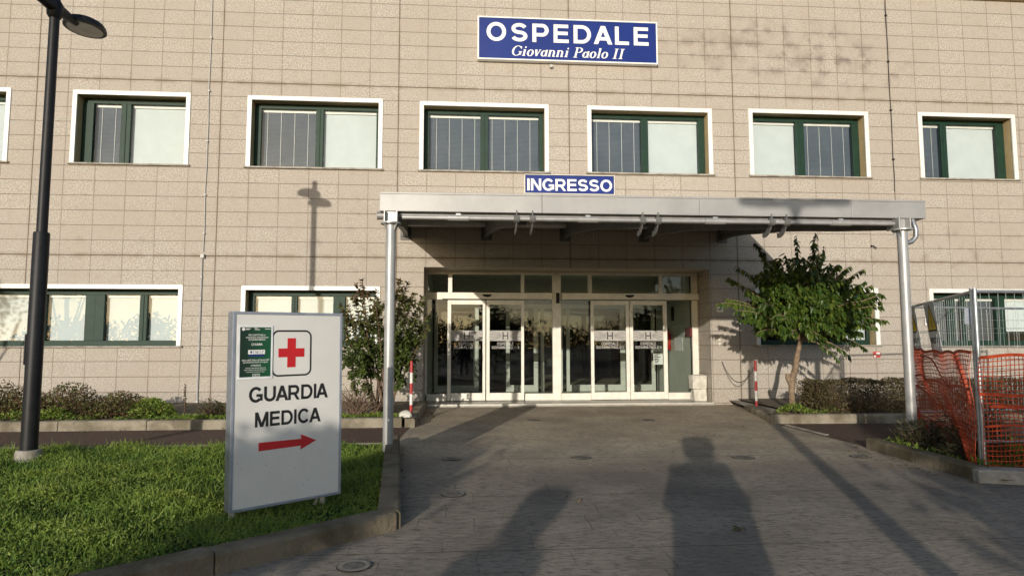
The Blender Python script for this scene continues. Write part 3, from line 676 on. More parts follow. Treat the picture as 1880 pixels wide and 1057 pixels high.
# ------------------------------------------------------------------ kerbs
def kerb(pts, w, h, seg, label, group, side=1, m=concrete):
    for a, b in zip(pts[:-1], pts[1:]):
        a = Vector((*a, 0)); b = Vector((*b, 0)); L = (b-a).length; d = (b-a)/L; nrm = Vector((-d.y, d.x, 0))*side; k = max(1, round(L/seg))
        for i in range(k):
            p = a+d*(L*i/k+.004); q = a+d*(L*(i+1)/k-.004)
            p.z, q.z = g(p.y), g(q.y); dz = random.uniform(-.006, .006); rr = .02
            prof = [(0, -.15), (w, -.15), (w, h+dz), (rr, h+dz), (0, h-rr+dz)]
            mb = MB(); vv = [p+nrm*s+Vector((0, 0, t)) for s, t in prof]+[q+nrm*s+Vector((0, 0, t)) for s, t in prof]; n = 5
            fs = [tuple(range(n)), tuple(range(n, 2*n))[::-1]]+[(j, j+n, (j+1) % n+n, (j+1) % n) for j in range(n)]
            if side < 0: fs = [f_[::-1] for f_ in fs]
            mb.add(vv, fs); tag(mb.build('kerbstone', m, bevel=.008), label, 'kerbstone', group)
_k = gnd(430, 1047); _e = (Vector((8.08, -8.52, 0))-Vector((_k.x, _k.y, 0))).normalized()
K1 = [(8.08-_e.x*6.6, -8.52-_e.y*6.6), (8.08, -8.52)]
kerb(K1, .17, .135, 1.35, 'weathered kerbstone along the near edge of the lawn by the medical sign', 'kerbstones on the near edge of the lawn', 1, kerbdark)
kerb([(8.10, -8.48), (7.74, -4.70)], .17, .135, 1.3, 'kerbstone between the lawn and the paved forecourt', 'kerbstones between the lawn and the forecourt', 1, kerbdark)
kerb([(-9, -3.12), (7.62, -3.02)], .16, .15, 1.25, 'kerbstone of the planting bed under the facade behind the red path', 'kerbstones of the bed under the facade', 1)
kerb([(7.82, -3.02), (7.86, -.05)], .16, .14, 1.0, 'kerbstone at the end of the bed beside the striped bollard and shrub', 'kerbstones at the bed end by the shrub', 1)
kerb([(-9, -4.84), (7.66, -4.70)], .07, .035, 2.1, 'low flush kerbstone between the red path and the lawn', 'flush kerbstones behind the lawn', 1)
kerb([(13.62, -3.05), (22, -3.35)], .16, .15, 1.45, 'kerbstone in front of the clipped hedge and small tree', 'kerbstones of the hedge bed', 1)
kerb([(14.02, -1.0), (13.6, -3.0)], .16, .10, 1.0, 'sloping kerbstone from the striped bollard to the hedge bed', 'kerbstones beside the hedge bed bollard', 1)
kerb([(13.70, -3.2), (13.80, -5.38)], .09, .008, 1.1, 'flush kerbstone strip between the forecourt and the short red path', 'flush kerbstones by the short path', 1, concrete2)
kerb([(13.68, -5.40), (13.60, -7.32)], .15, .135, 1.0, 'grey kerbstone of the fenced verge under the tall weeds', 'kerbstones of the fenced verge', 1, kerbdark)
sheet('bed_soil', [(-9, -3.0), (7.72, -2.9), (7.72, -.004), (-9, -.004)], soil, .12)
sheet('bed_soil', [(14.3, -2.92), (24, -3.2), (24, -.004), (14.3, -.004)], soil, .12)
sheet('pavement', [(13.72, -2.95), (14.3, -2.95), (14.3, -.004), (14.12, -.004)], concrete2, .09)
sheet('verge_soil', [(13.8, -5.3), (30, -5.3), (30, -7.9), (13.72, -7.5)], turf, .05)

# ------------------------------------------------------------------ leaves
def leaves(name, m, P, D, U_, L, Wd, tint, parent=None, fold=.18, simple=False):
    """rhombic folded leaves: base P, direction D, blade normal U_, length, width"""
    n = len(P); D = D/np.linalg.norm(D, axis=1, keepdims=True); S_ = np.cross(D, U_); S_ /= np.linalg.norm(S_, axis=1, keepdims=True)+1e-9
    N_ = np.cross(S_, D); L = np.broadcast_to(L, (n,))[:, None]; Wd = np.broadcast_to(Wd, (n,))[:, None]
    tip = P+D*L
    if simple:
        mid = P+D*L*.45; V = np.stack([P, mid+S_*Wd*.5+N_*Wd*fold, tip, mid-S_*Wd*.5+N_*Wd*fold], 1); T_ = [0, 1, 2, 0, 2, 3]; q = 4
    else:
        bend = np.array([0, 0, -1.0])*L*.10; tip = tip+bend; m1 = P+D*L*.28; m2 = P+D*L*.66+bend*.4; e = N_*Wd*fold
        V = np.stack([P, m1+S_*Wd*.44+e, m2+S_*Wd*.40+e, tip, m2-S_*Wd*.40+e, m1-S_*Wd*.44+e], 1); T_ = [0, 1, 2, 0, 2, 3, 0, 3, 4, 0, 4, 5]; q = 6
    V = V.reshape(-1, 3); nt_ = len(T_)//3
    org = np.array(ORG[parent]) if parent is not None else np.array([P[:, 0].mean(), P[:, 1].mean(), P[:, 2].min()])
    me = bpy.data.meshes.new(name); nv = q*n
    me.vertices.add(nv); me.vertices.foreach_set('co', (V-org).astype(np.float32).ravel())
    b = np.arange(n)*q; F_ = (b[:, None]+np.array(T_)[None]).reshape(-1)
    me.loops.add(3*nt_*n); me.loops.foreach_set('vertex_index', F_.astype(np.int32)); me.polygons.add(nt_*n)
    me.polygons.foreach_set('loop_start', np.arange(nt_*n, dtype=np.int32)*3)
    at = me.attributes.new('tint', 'FLOAT', 'POINT'); at.data.foreach_set('value', np.repeat(tint, q).astype(np.float32))
    me.materials.append(m); me.update(calc_edges=True); me.validate()
    o = bpy.data.objects.new(name, me); COL.objects.link(o); ORG[o] = Vector(org)
    if parent is not None: o.parent = parent
    else: o.location = org
    return o
def rand_dirs(n): v = RNG.normal(size=(n, 3)); return v/np.linalg.norm(v, axis=1, keepdims=True)
tree_leaf = leaf_mat('tree_leaf', (.045, .095, .016), (.03, .066, .013), (.19, .23, .035), .36, .24)
shrub_leaf = leaf_mat('shrub_leaf', (.08, .12, .022), (.055, .085, .018), (.14, .065, .038), .5, .25)
grass_leaf = leaf_mat('grass_leaf', (.125, .225, .026), (.06, .125, .016), (.30, .35, .06), .55, .35)
brown_leaf = leaf_mat('brown_leaf', (.16, .082, .042), (.10, .058, .032), (.10, .14, .03), .7, .2)
hedge_leaf = leaf_mat('hedge_leaf', (.085, .07, .03), (.055, .047, .022), (.17, .125, .06), .6, .15)
weed_leaf = leaf_mat('weed_leaf', (.035, .042, .016), (.024, .03, .012), (.085, .07, .03), .6, .15)
far_leaf = leaf_mat('far_leaf', (.03, .045, .016), (.02, .03, .012), (.05, .06, .02), .7, .1)

def bez(a, b, c, t): return a*(1-t)**2+b*2*t*(1-t)+c*t*t
def branch_leaves(paths, per_m, L, Wd, droop, spread, t0=.25):
    P, D, U_, Ls = [], [], [], []
    for pts in paths:
        pts = [np.array(p) for p in pts]; seg = [np.linalg.norm(q-p) for p, q in zip(pts[:-1], pts[1:])]; tot = sum(seg); n = int(tot*per_m)+1
        for k in range(n):
            s = (t0+(1-t0)*random.random()**.8)*tot; i = 0
            while i < len(seg)-1 and s > seg[i]: s -= seg[i]; i += 1
            d = (pts[i+1]-pts[i])/(seg[i]+1e-9); p = pts[i]+d*min(s, seg[i]); r_ = RNG.normal(size=3)
            side = np.cross(d, r_); side /= np.linalg.norm(side)+1e-9
            dd = d*.45+side*spread+np.array([0, 0, -droop])+RNG.normal(size=3)*.2
            P.append(p); D.append(dd); U_.append(np.array([0, -.35, 1])+RNG.normal(size=3)*.45); Ls.append(L*random.uniform(.65, 1.2))
    Ls = np.array(Ls); return np.array(P), np.array(D), np.array(U_), Ls, Ls*Wd

# ------------------------------------------------------------------ tree at the hedge bed
TY = -2.3
tb = onY(1456, 757, TY)
T = thing('small_tree', 'small bushy broadleaf tree with drooping glossy leaves and a forked trunk', 'tree', (tb.x, TY, g(TY)+.12))
def tp(u, v, y=TY): q = onY(u, v, y); return np.array(q)
mb = MB(); b0 = Vector(T.location)-Vector((0, 0, .05))
tk = [b0, Vector(tp(1453, 720)), Vector(tp(1455, 695)), Vector(tp(1461, 672)), Vector(tp(1464, 650)), Vector(tp(1470, 625)), Vector(tp(1472, 590, TY-.05))]
mb.tube(tk, [.062, .052, .056, .05, .045, .04, .03], 10)
mb.tube([Vector(tp(1452, 706)), Vector(tp(1446, 692)), Vector(tp(1446, 686))], [.05, .045, .036], 8)
trunk = mb.build('trunk', bark, T, smooth=True)
hub = np.array(tk[-2]); paths = []
spec = [(1321, 556), (1335, 508), (1332, 548), (1350, 488), (1385, 444), (1400, 470), (1462, 432), (1497, 427), (1513, 452), (1560, 488), (1590, 492), (1604, 536), (1622, 540), (1618, 562), (1608, 600), (1628, 588), (1590, 640), (1560, 655), (1540, 660), (1350, 570), (1390, 610), (1420, 605), (1380, 590)]
for u, v in spec:
    e = tp(u, v, TY+random.uniform(-.45, .35)); mid = (hub+e)/2+np.array([random.uniform(-.1, .1), random.uniform(-.15, .15), .22+random.uniform(0, .2)])
    paths.append([bez(hub, mid, e, t) for t in np.linspace(0, 1, 8)])
core = []; shoulder = []
for k in range(85):
    th = random.uniform(0, 2*math.pi); rr = math.sqrt(random.random()); u = 1474+86*rr*math.cos(th); v = 512+52*rr*math.sin(th); e = tp(u, v, TY+random.uniform(-.5, .5)); mid = (hub+e)/2+np.array([0, 0, .15+random.uniform(0, .15)])
    shoulder.append([bez(hub, mid, e, t) for t in np.linspace(0, 1, 6)])
for k in range(250):
    th = random.uniform(0, 2*math.pi); rr = math.sqrt(random.random()); u = 1488+136*rr*math.cos(th); v = 563+72*rr*math.sin(th)
    v = min(v, 622+.16*max(0, u-1470)-random.uniform(0, 26))
    y = TY+random.uniform(-.75, .65)*math.sqrt(max(.15, 1-rr*rr*.7)); e = tp(u, v, y); mid = (hub+e)/2+np.array([0, 0, .2+random.uniform(0, .15)])
    core.append([bez(hub, mid, e, t) for t in np.linspace(0, 1, 6)])
mb = MB()
for p in paths+core[:40]+shoulder[:20]: mb.tube([Vector(q) for q in p], [.018-.002*i for i in range(len(p))], 5)
mb.build('limbs', bark, T, smooth=True)
a_ = branch_leaves(paths, 42, .10, .44, .95, .38, .42); c_ = branch_leaves(shoulder, 30, .112, .45, .9, .45, .5); b_ = branch_leaves(core, 37, .112, .45, .85, .6, .45)
P, D, U_, L, W_ = [np.concatenate([x, y, w]) for x, y, w in zip(a_, b_, c_)]
leaves('crown', tree_leaf, P, D, U_, L, W_, np.clip(RNG.beta(1.1, 4, len(P))+(RNG.random(len(P)) < .03)*.6, 0, 1), T)

# ------------------------------------------------------------------ shrub behind the left post
SY = -2.2
sb = onY(697, 768, SY)
H = thing('tall_shrub', 'tall multi stemmed shrub with green and reddish purple leaves beside the entrance', 'shrub', (sb.x, SY, g(SY)+.12))
paths = []
tops = [(640, 560), (630, 600), (655, 520), (665, 512), (648, 545), (690, 555), (735, 510), (748, 518), (760, 540), (775, 545), (783, 580), (786, 600), (720, 560), (760, 590), (770, 610), (700, 600), (645, 625), (670, 590), (625, 560), (735, 560), (640, 640), (720, 530), (655, 575), (690, 530), (765, 565), (745, 545), (755, 615), (735, 600), (712, 585), (625, 645)]
stems = MB()
for k, (u, v) in enumerate(tops):
    st_ = np.array(H.location)+np.array([random.uniform(-.12, .15), random.uniform(-.15, .15), -.05]); e = np.array(onY(u, v, SY+random.uniform(-.4, .4)))
    mid = np.array([st_[0]*.45+e[0]*.55, st_[1]*.5+e[1]*.5, e[2]*.62]); p = [bez(st_, mid, e, t) for t in np.linspace(0, 1, 9)]; paths.append(p)
    if k < 16: stems.tube([Vector(q) for q in p], [.02-.0018*i for i in range(9)], 5)
stems.build('stems', twig, H, smooth=True)
side = []
for p in paths:
    for k in range(4):
        i = random.randint(3, 7); o = p[i]; side.append([o, o+RNG.normal(size=3)*np.array([.1, .14, .1]), o+RNG.normal(size=3)*np.array([.15, .2, .16])])
P, D, U_, L, W_ = branch_leaves(paths, 44, .085, .52, .12, .8, .40)
q2 = branch_leaves(side, 75, .082, .52, .15, .8, .1); P, D, U_, L, W_ = [np.concatenate([a, b]) for a, b in zip((P, D, U_, L, W_), q2)]
zt = np.clip((P[:, 2]-1.2)/1.2, 0, 1)*np.clip(1.15-(P[:, 0]-6.4)*.5, .15, 1)
leaves('foliage', shrub_leaf, P, D, U_, L, W_, np.clip(zt*1.2*RNG.random(len(P))**.6+.1*RNG.random(len(P)), 0, 1), H)

def bush(name, label, cat, x0, x1, y0, y1, z0, z1, n, L, Wd, m, tintfn, group=None, flat=.5, box=False, seed=1, nt=60):
    rg = np.random.default_rng(seed)
    t = thing(name, label, cat, ((x0+x1)/2, (y0+y1)/2, z0), group); c = np.array([(x0+x1)/2, (y0+y1)/2, z0]); r = np.array([(x1-x0)/2, (y1-y0)/2, z1-z0])
    if box:
        q = rg.uniform(-1, 1, (n, 3)); ax = rg.integers(0, 3, n); sg = np.sign(q[np.arange(n), ax]); sh = rg.random(n) < .75; q[np.arange(n)[sh], ax[sh]] = (sg*(1+.03*rg.normal(size=n)))[sh]
        q[:, 2] = (q[:, 2]+1)/2; P = c+q*r; P[:, 2] += .025*np.sin(P[:, 0]*7)+.02*np.sin(P[:, 0]*17+1)*q[:, 2]
    else:
        q = rg.normal(size=(n, 3)); q /= np.linalg.norm(q, axis=1, keepdims=True); q *= (rg.random(n)**.45)[:, None]; q[:, 2] = np.abs(q[:, 2]); P = c+q*r
        P += .06*np.sin(P[:, [1, 2, 0]]*9)*np.array([1, 1, .8])
        P[:, 2] *= 1+.15*np.sin(P[:, 0]*5+seed)
    D = q*np.array([.6, .6, .4])+rg.normal(size=(n, 3))*.7+np.array([0, 0, .35]); U_ = rg.normal(size=(n, 3))+np.array([0, -.3, 1])
    Ls = L*rg.uniform(.6, 1.25, n); mb = MB()
    for k in range(nt):
        i = rg.integers(0, n); e = Vector(P[i]); b = Vector((c[0]+(P[i][0]-c[0])*(.9 if box else .45), c[1]+(P[i][1]-c[1])*.6, z0-.03)); mb.tube([b, (b+e)/2+Vector((0, 0, .03)), e], [.006, .005, .003], 4)
    mb.build('twigs', twig, t); leaves('foliage', m, P, D, U_, Ls, Ls*Wd, np.clip(tintfn(P, rg), 0, 1), t); return t
rt = lambda P, rg: rg.random(len(P))**1.6
bush('clipped_hedge', 'long low clipped hedge with dry olive brown leaves beside the small tree', 'hedge', 14.72, 19.5, -2.75, -1.95, .10, .60, 52000, .034, .55, hedge_leaf, rt, box=True, nt=420)
# low brown bed plants on the far side of the path
for i, (xa, xb, ya, yb, h, n, m_, nm, lb_) in enumerate([
    (-2.9, .7, -2.8, -1.4, .44, 8500, brown_leaf, 'brown_shrub', 'low brown shrub at the far end of the bed under the long window'),
    (-.5, 2.2, -2.8, -1.4, .50, 8500, brown_leaf, 'brown_shrub', 'tallest low brown shrub in the bed behind the street lamp'),
    (1.1, 3.1, -2.8, -1.6, .44, 6500, brown_leaf, 'brown_shrub', 'low brown twiggy shrub between two others under the long window'),
    (2.2, 3.75, -2.8, -1.8, .36, 4600, brown_leaf, 'brown_shrub', 'smaller purple brown shrub next to the bright green weed clump'),
    (3.15, 4.0, -2.8, -2.1, .34, 2400, grass_leaf, 'weed_clump', 'bright green weed clump at the foot of the brown shrubs'),
    (4.25, 4.95, -2.85, -2.2, .34, 700, shrub_leaf, 'weed_clump', 'sparse dark weed clump beside the conduit foot'),
    (13.75, 14.9, -2.9, -2.5, .11, 1100, grass_leaf, 'weed_clump', 'flat green weed clump along the kerb under the small tree')]):
    bush(nm, lb_, 'plant', xa, xb, ya, yb, g(-2)+.12, g(-2)+.12+h, n, .042, .55, m_, rt, group='plants in the beds under the facade', seed=20+i, nt=int(110*h/.5))
for i, (xa, xb) in enumerate([(-2.6, -.6), (-.6, 1.4), (1.3, 3.0)]):
    bush('weed_clump', ['green ground weeds in front of the far brown shrub', 'green ground weeds in front of the tallest brown shrub', 'green ground weeds in front of the middle brown shrub'][i], 'plant', xa, xb, -2.95, -2.6, g(-2)+.12, g(-2)+.27, 1300, .042, .5, grass_leaf, rt, group='plants in the beds under the facade', seed=40+i, nt=10)
# dry twiggy bush
d0 = onY(655, 768, -2.5); t = thing('dry_bush', 'leafless dry twiggy bush in the bed behind the medical sign', 'bush', (d0.x, -2.5, g(-2.5)+.1)); mb = MB()
for k in range(150):
    th = random.uniform(0, 6.28); r_ = random.uniform(.1, .48); e = Vector((d0.x+r_*math.cos(th), -2.5+r_*.7*math.sin(th), g(-2)+.15+random.uniform(.2, .52)*(1.1-r_*.8))); b = Vector((d0.x+random.uniform(-.1, .1), -2.5+random.uniform(-.1, .1), .05)); m_ = (b+e)/2+Vector((random.uniform(-.08, .08), 0, random.uniform(.02, .1)))
    mb.tube([b, m_, e], [.005, .004, .002], 4)
mb.build('twigs', mat('dry_twig', (.22, .15, .10), (.15, .10, .07), 9, .9), t)
rg = np.random.default_rng(5); q = rg.normal(size=(160, 3))*np.array([.25, .2, .12])+np.array([d0.x, -2.5, .42]); leaves('dead_leaves', brown_leaf, q, rg.normal(size=(160, 3)), rg.normal(size=(160, 3)), .035, .02, rg.random(160), t)
# thin stalk
s0 = onY(337, 772, -2.4); t = thing('thin_plant', 'single thin upright stalk with tiny leaves near the wall conduit', 'plant', (s0.x, -2.4, .08)); mb = MB(); z1 = onY(339, 706, -2.4).z; mb.tube([(s0.x, -2.4, .05), (s0.x+.02, -2.4, z1)], [.007, .004], 5); mb.build('stem', twig, t)
q = np.array([[s0.x+.01, -2.4, z] for z in np.linspace(.25, z1, 46)]); leaves('leaves', shrub_leaf, q, rand_dirs(46), rand_dirs(46), .04, .022, RNG.random(46), t)
# tall weeds in the fenced verge
for i, (xc, yc, rx, h, lb_) in enumerate([(14.25, -5.75, .38, .36, 'low dark weeds in the verge behind the foot of the canopy post'), (14.55, -6.15, .38, .80, 'tallest dark weeds leaning into the orange net'), (14.2, -6.65, .30, .45, 'dark weeds between the canopy post and the fence block')]):
    bush('tall_weeds', lb_, 'weeds', xc-rx, xc+rx, yc-.35, yc+.35, g(yc)+.05, g(yc)+.05+h, 1700, .085, .12, weed_leaf, rt, group='weeds in the fenced verge', seed=60+i, nt=110)

# ------------------------------------------------------------------ lawn
def inside(px_, py_, poly):
    c = np.zeros(len(px_), bool); n = len(poly)
    for i in range(n):
        (x0, y0), (x1, y1) = poly[i], poly[i-1]
        c ^= ((y0 > py_) != (y1 > py_)) & (px_ < (x1-x0)*(py_-y0)/(y1-y0+1e-12)+x0)
    return c
_n = Vector((-_e.y, _e.x, 0))*.165; _a = Vector((8.08, -8.52, 0))+_n; _b = _a-_e*6.6
LAWN = [(-12, -4.9), (7.62, -4.74), (7.93, _a.y-_e.y*.15), (_a.x-_e.x*.2, _a.y-_e.y*.2), (_b.x, _b.y), (-12, _b.y-3)]
def lz(x, y): return .022+.012*np.sin(x*1.7+.4*y)*np.sin(y*2.1+.3)+.006*np.sin(x*5.3+1)*np.sin(y*4.7)
mb = MB(); N1 = 60; gx = np.linspace(-12, 8, N1*2); gy = np.linspace(-19, -4.7, N1*2); cells = {}
def vid(i, j):
    if (i, j) not in cells: cells[(i, j)] = len(mb.v); mb.v.append((gx[i], gy[j], float(SL*gy[j]+lz(gx[i], gy[j])-.01)))
    return cells[(i, j)]
for i in range(2*N1-1):
    for j in range(2*N1-1):
        cx_ = np.array([(gx[i]+gx[i+1])/2]); cy_ = np.array([(gy[j]+gy[j+1])/2])
        if inside(cx_, cy_, LAWN)[0]: mb.f.append((vid(i, j), vid(i+1, j), vid(i+1, j+1), vid(i, j+1))); mb.m.append(0)
struct(mb.build('lawn', turf, smooth=True))
sheet('lawn_bed', [(-12, -4.86), (7.6, -4.72), (7.92, _a.y-_e.y*.15), (_a.x-_e.x*.2, _a.y-_e.y*.2), (_b.x, _b.y), (-12, _b.y-3)], turf, .004)
def lawn_leaves(n, x0, x1, y0, y1, poly, Lr, seed, up, hz):
    rg = np.random.default_rng(seed); x = rg.uniform(x0, x1, n); y = rg.uniform(y0, y1, n); k = inside(x, y, poly); x, y = x[k], y[k]; n = len(x)
    cl = np.sin(x*3.1+1.3*np.sin(y*2.3))*np.sin(y*3.7+1.1*np.sin(x*2.9))+.5*np.sin(x*8.3+2*y)*np.sin(y*9.1-x)     # clumps
    keep = rg.random(n) < np.clip(.68+.5*cl, .12, 1); x, y, cl = x[keep], y[keep], cl[keep]; n = len(x)
    dx_, dy_ = x-7.15, y+8.1; al = dx_*.786+dy_*.618; pe = -dx_*.618+dy_*.786; hz = hz*np.where((np.abs(al) < .75) & (pe < .35) & (pe > -.75), .22, 1.0)*np.where((x > 7.3) & (y > -6.2), .4, 1.0)
    z = SL*y+lz(x, y)+rg.random(n)**1.2*np.clip(hz+hz*.8*cl, .012, .2); P = np.stack([x, y, z], 1)
    D = rg.normal(size=(n, 3))*.8; D[:, 2] = np.abs(D[:, 2])*.4+up; U_ = rg.normal(size=(n, 3))*.6+np.array([-.2, -.8, .75])
    return P, D, U_, rg.uniform(*Lr, n), np.clip(rg.beta(1.3, 3, n)+.2*cl, 0, 1)
_q = _a-_e*2.9
VIS = [(-3.5, -4.9), (7.6, -4.76), (7.92, _a.y-_e.y*.15), (_a.x-_e.x*.2, _a.y-_e.y*.2), (_q.x, _q.y), (_q.x-.6, _q.y), (2.5, -8.2)]
P, D, U_, L, ti = lawn_leaves(900000, -3.5, 8, -11.4, -4.7, VIS, (.013, .029), 3, .25, .05)
go = leaves('grass', grass_leaf, P, D, U_, L, L*.66, ti, simple=True); stuff(go, 'clover and short grass covering the lawn'); 
P, D, U_, L, ti = lawn_leaves(46000, -3.5, 8, -11.4, -4.7, VIS, (.06, .13), 4, 1.1, .05)
stuff(leaves('grass', grass_leaf, P, D, U_, L, .006+0*L, ti, simple=True), 'taller grass blades scattered through the lawn')
VG = [(13.85, -5.4), (21, -5.4), (21, -7.6), (13.8, -7.2)]
P, D, U_, L, ti = lawn_leaves(30000, 13.8, 21, -7.7, -5.3, VG, (.05, .11), 6, .8, .12)
stuff(leaves('grass', mat('x', (0, 0, 0)) if False else grass_leaf, P, D, U_, L, L*.2, ti*.6), 'long grass behind the orange net')
P, D, U_, L, ti = lawn_leaves(9000, 3.2, 7.7, -2.95, -2.3, [(3.2, -2.95), (7.7, -2.9), (7.7, -2.45), (3.2, -2.6)], (.03, .06), 8, .6, .04); P[:, 2] += .11
stuff(leaves('ground_cover', grass_leaf, P, D, U_, L, L*.3, ti), 'thin weeds along the bed kerb')

# ------------------------------------------------------------------ medical sign
d3 = Vector((.786, .618, 0)).normalized(); BL = gnd(419.3, 942.6, .10); nb = Vector((-d3.y, d3.x, 0)); RO = .012
d3r = (d3+Vector((0, 0, RO))).normalized(); upv = (Vector((0, 0, 1))-d3*RO).normalized(); SW, SH, STH = .918, 1.515, .105
def sp(a, b, t=0.0): return BL+d3r*a+upv*b-nb*t
def st_of(u, v):
    d = ray(u, v); q = CP+d*((BL-CP).dot(nb)/d.dot(nb))-BL; return q.dot(d3r), q.dot(upv)
G = thing('medical_sign', 'tall white standing sign reading GUARDIA MEDICA with a red arrow on the lawn', 'sign', BL+d3*SW/2+nb*STH/2-Vector((0, 0, .12)))
mb = MB(); mb.obox(sp(SW/2, SH/2, -STH/2), d3r*(SW/2), nb*(STH/2-.002), upv*(SH/2)); 
cab = mb.build('cabinet', alu, G, bevel=.006)
mb = MB(); mb.obox(sp(SW/2, SH/2, .001), d3r*(SW/2-.022), nb*.003, upv*(SH/2-.022)); mb.build('face_panel', panelw, G)
mb = MB(); e = .022
for c, ax, ay in ((sp(SW/2, e/2, .003), d3r*(SW/2), upv*(e/2)), (sp(SW/2, SH-e/2, .003), d3r*(SW/2), upv*(e/2)), (sp(e/2, SH/2, .0032), d3r*(e/2), upv*(SH/2-e)), (sp(SW-e/2, SH/2, .0032), d3r*(e/2), upv*(SH/2-e))): mb.obox(c, ax, nb*.006, ay)
mb.build('frame', mat('frame_grey', (.42, .44, .50), (.35, .37, .43), 8, .4, .5), G, bevel=.002)
FS = .0052
fg = lambda a, b, t=0.0: sp(a, b, FS+t)
mb = MB(); (a0, b0), (a1, b1) = st_of(456.3, 739), st_of(601.6, 702.6); mb2 = st_of(601.6, 729); grot(mb, 'GUARDIA', fg, a0, (b0+mb2[1])/2, a1, (st_of(456.3, 710.7)[1]+b1)/2, .205, .10); mb.build('lettering', ink, G); mb = MB()
(a0, b0), (a1, b1) = st_of(467.3, 784), st_of(588.5, 747); bb = st_of(588.5, 773)[1]; grot(mb, 'MEDICA', fg, a0, (b0+bb)/2, a1, (st_of(467.3, 756.7)[1]+b1)/2, .205, .11); mb.build('lettering', ink, G)
mb = MB(); A = [st_of(*p) for p in ((474.2, 827.9), (552.0, 817.2), (550.5, 824.6), (580, 807), (552, 796.5), (552.4, 804.6), (474.2, 812.4))]
mb.prism(A, lambda a, b, t: sp(a, b, t), FS-.001, FS+.0006); mb.build('arrow', red, G)
c0 = st_of(534.8, 647); hw = (st_of(558, 647)[0]-st_of(510.6, 647)[0])/2; hh = (st_of(535, 620.7)[1]-st_of(535, 673.8)[1])/2; q = .16*hh*2/2
q = hh*.30
mb = MB(); cr = [(-q, -hh), (q, -hh), (q, -q), (hw, -q), (hw, q), (q, q), (q, hh), (-q, hh), (-q, q), (-hw, q), (-hw, -q), (-q, -q)]
mb.prism([(c0[0]+a, c0[1]+b) for a, b in cr], lambda a, b, t: sp(a, b, t), FS-.001, FS+.0006); mb.build('red_cross', red, G)
wq, hq, rq, lw = (st_of(571.4, 647)[0]-st_of(498.5, 647)[0])/2, (st_of(535, 605.8)[1]-st_of(535, 690)[1])/2, .055, .014; qa = (st_of(571.4, 647)[0]+st_of(498.5, 647)[0])/2; qb = (st_of(535, 605.8)[1]+st_of(535, 690)[1])/2
def rrect(w, h, r):
    o = []
    for cx_, cy_, s in ((w-r, -h+r, -90), (w-r, h-r, 0), (-w+r, h-r, 90), (-w+r, -h+r, 180)):
        for k in range(7): o.append((qa+cx_+r*math.cos(R(s+15*k)), qb+cy_+r*math.sin(R(s+15*k))))
    return o
mb = MB(); o1, o2 = rrect(wq, hq, rq), rrect(wq-lw, hq-lw, rq-lw); n = len(o1)
mb.add([sp(a, b, FS) for a, b in o1+o2], [(i, (i+1) % n, (i+1) % n+n, i+n) for i in range(n)]); mb.build('square_outline', ink, G)
mb = MB(); rg = np.random.default_rng(9)
for k in range(45):
    a = rg.uniform(.05, SW-.05); b = .03+rg.random()**2.2*.5; r_ = rg.uniform(.001, .0026); mb.obox(sp(a, b, FS), d3r*r_, nb*.0005, upv*r_*rg.uniform(.5, 1.2))
mb.build('mud_specks', mat('mud', (.05, .04, .03)), G)
for a in (.05, SW-.13):
    mb = MB(); p = sp(a, 0, -STH/2); mb.box(p.x-.024, p.x+.024, p.y-.024, p.y+.024, g(p.y)-.15, p.z+.02); mb.build('leg', steel, G, bevel=.004)
mb = MB(); p = sp(SW-.17, 0, -.05); mb.tube([p, p+Vector((-.03, -.02, -.06)), p+Vector((-.05, -.05, -.15))], .013, 8); mb.build('cable_duct', mat('cream_duct', (.6, .55, .42)), G, smooth=True)
# poster held on the face
pc = [st_of(*p) for p in ((432.6, 697.3), (498, 693.3), (501.5, 596.8), (438, 596.8))]
pa0 = max(.0, (pc[0][0]+pc[3][0])/2); pa1 = (pc[1][0]+pc[2][0])/2; pb0 = (pc[0][1]+pc[1][1])/2; pb1 = (pc[2][1]+pc[3][1])/2; pw, ph = pa1-pa0, pb1-pb0
PO = thing('poster', 'small green paper poster with white writing stuck on the white standing sign', 'poster', sp((pa0+pa1)/2, pb0, .01))
mb = MB(); mb.obox(sp((pa0+pa1)/2, (pb0+pb1)/2, .009), d3r*(pw/2), nb*.0012, upv*(ph/2)); mb.build('sheet', paper, PO)
mb = MB(); mb.obox(sp((pa0+pa1)/2, (pb0+pb1)/2, .0105), d3r*(pw/2-.016), nb*.0006, upv*(ph/2-.016)); mb.build('green_print', pgreen, PO)
def pp(a, b, t=0.0): return sp(pa0+pw*a, pb0+ph*b, .0114+t)
mb = MB()
for txt, y0, y1, xa, xb in (('PER CONTATTARE LA', .80, .833, .30, .78), ('CONTINUITÀ ASSISTENZIALE', .757, .79, .22, .86), ('EX GUARDIA MEDICA', .715, .747, .30, .78), ('CHIAMA', .62, .665, .38, .70), ('Attivo nell\'ASL Gallura dal Dicembre 2023', .335, .368, .12, .90), ('per assistenza sanitaria non urgente', .29, .325, .16, .86), ('ATTENZIONE', .235, .265, .37, .66), ('il servizio resta attivo di notte e nei', .195, .216, .22, .80), ('festivi, telefonare alla Guardia Medica', .158, .18, .19, .82), ('comunicando il proprio recapito', .12, .142, .24, .77)):
    put_text(mb, txt, pp, xa, y0, xb, y1, bold=.01)
mb.obox(pp(.53, .50), d3r*(pw*.24), nb*.0004, upv*(ph*.04));
mb.add([pp(.15+.045*math.cos(2*math.pi*k/14), .925+.03*math.sin(2*math.pi*k/14)) for k in range(14)], [tuple(range(14))])
for xa, xb, yy in ((.21, .36, .935), (.21, .32, .92), (.45, .56, .94), (.47, .62, .918), (.76, .93, .93)): mb.add([pp(xa, yy-.005), pp(xb, yy-.005), pp(xb, yy+.005), pp(xa, yy+.005)], [(0, 1, 2, 3)])
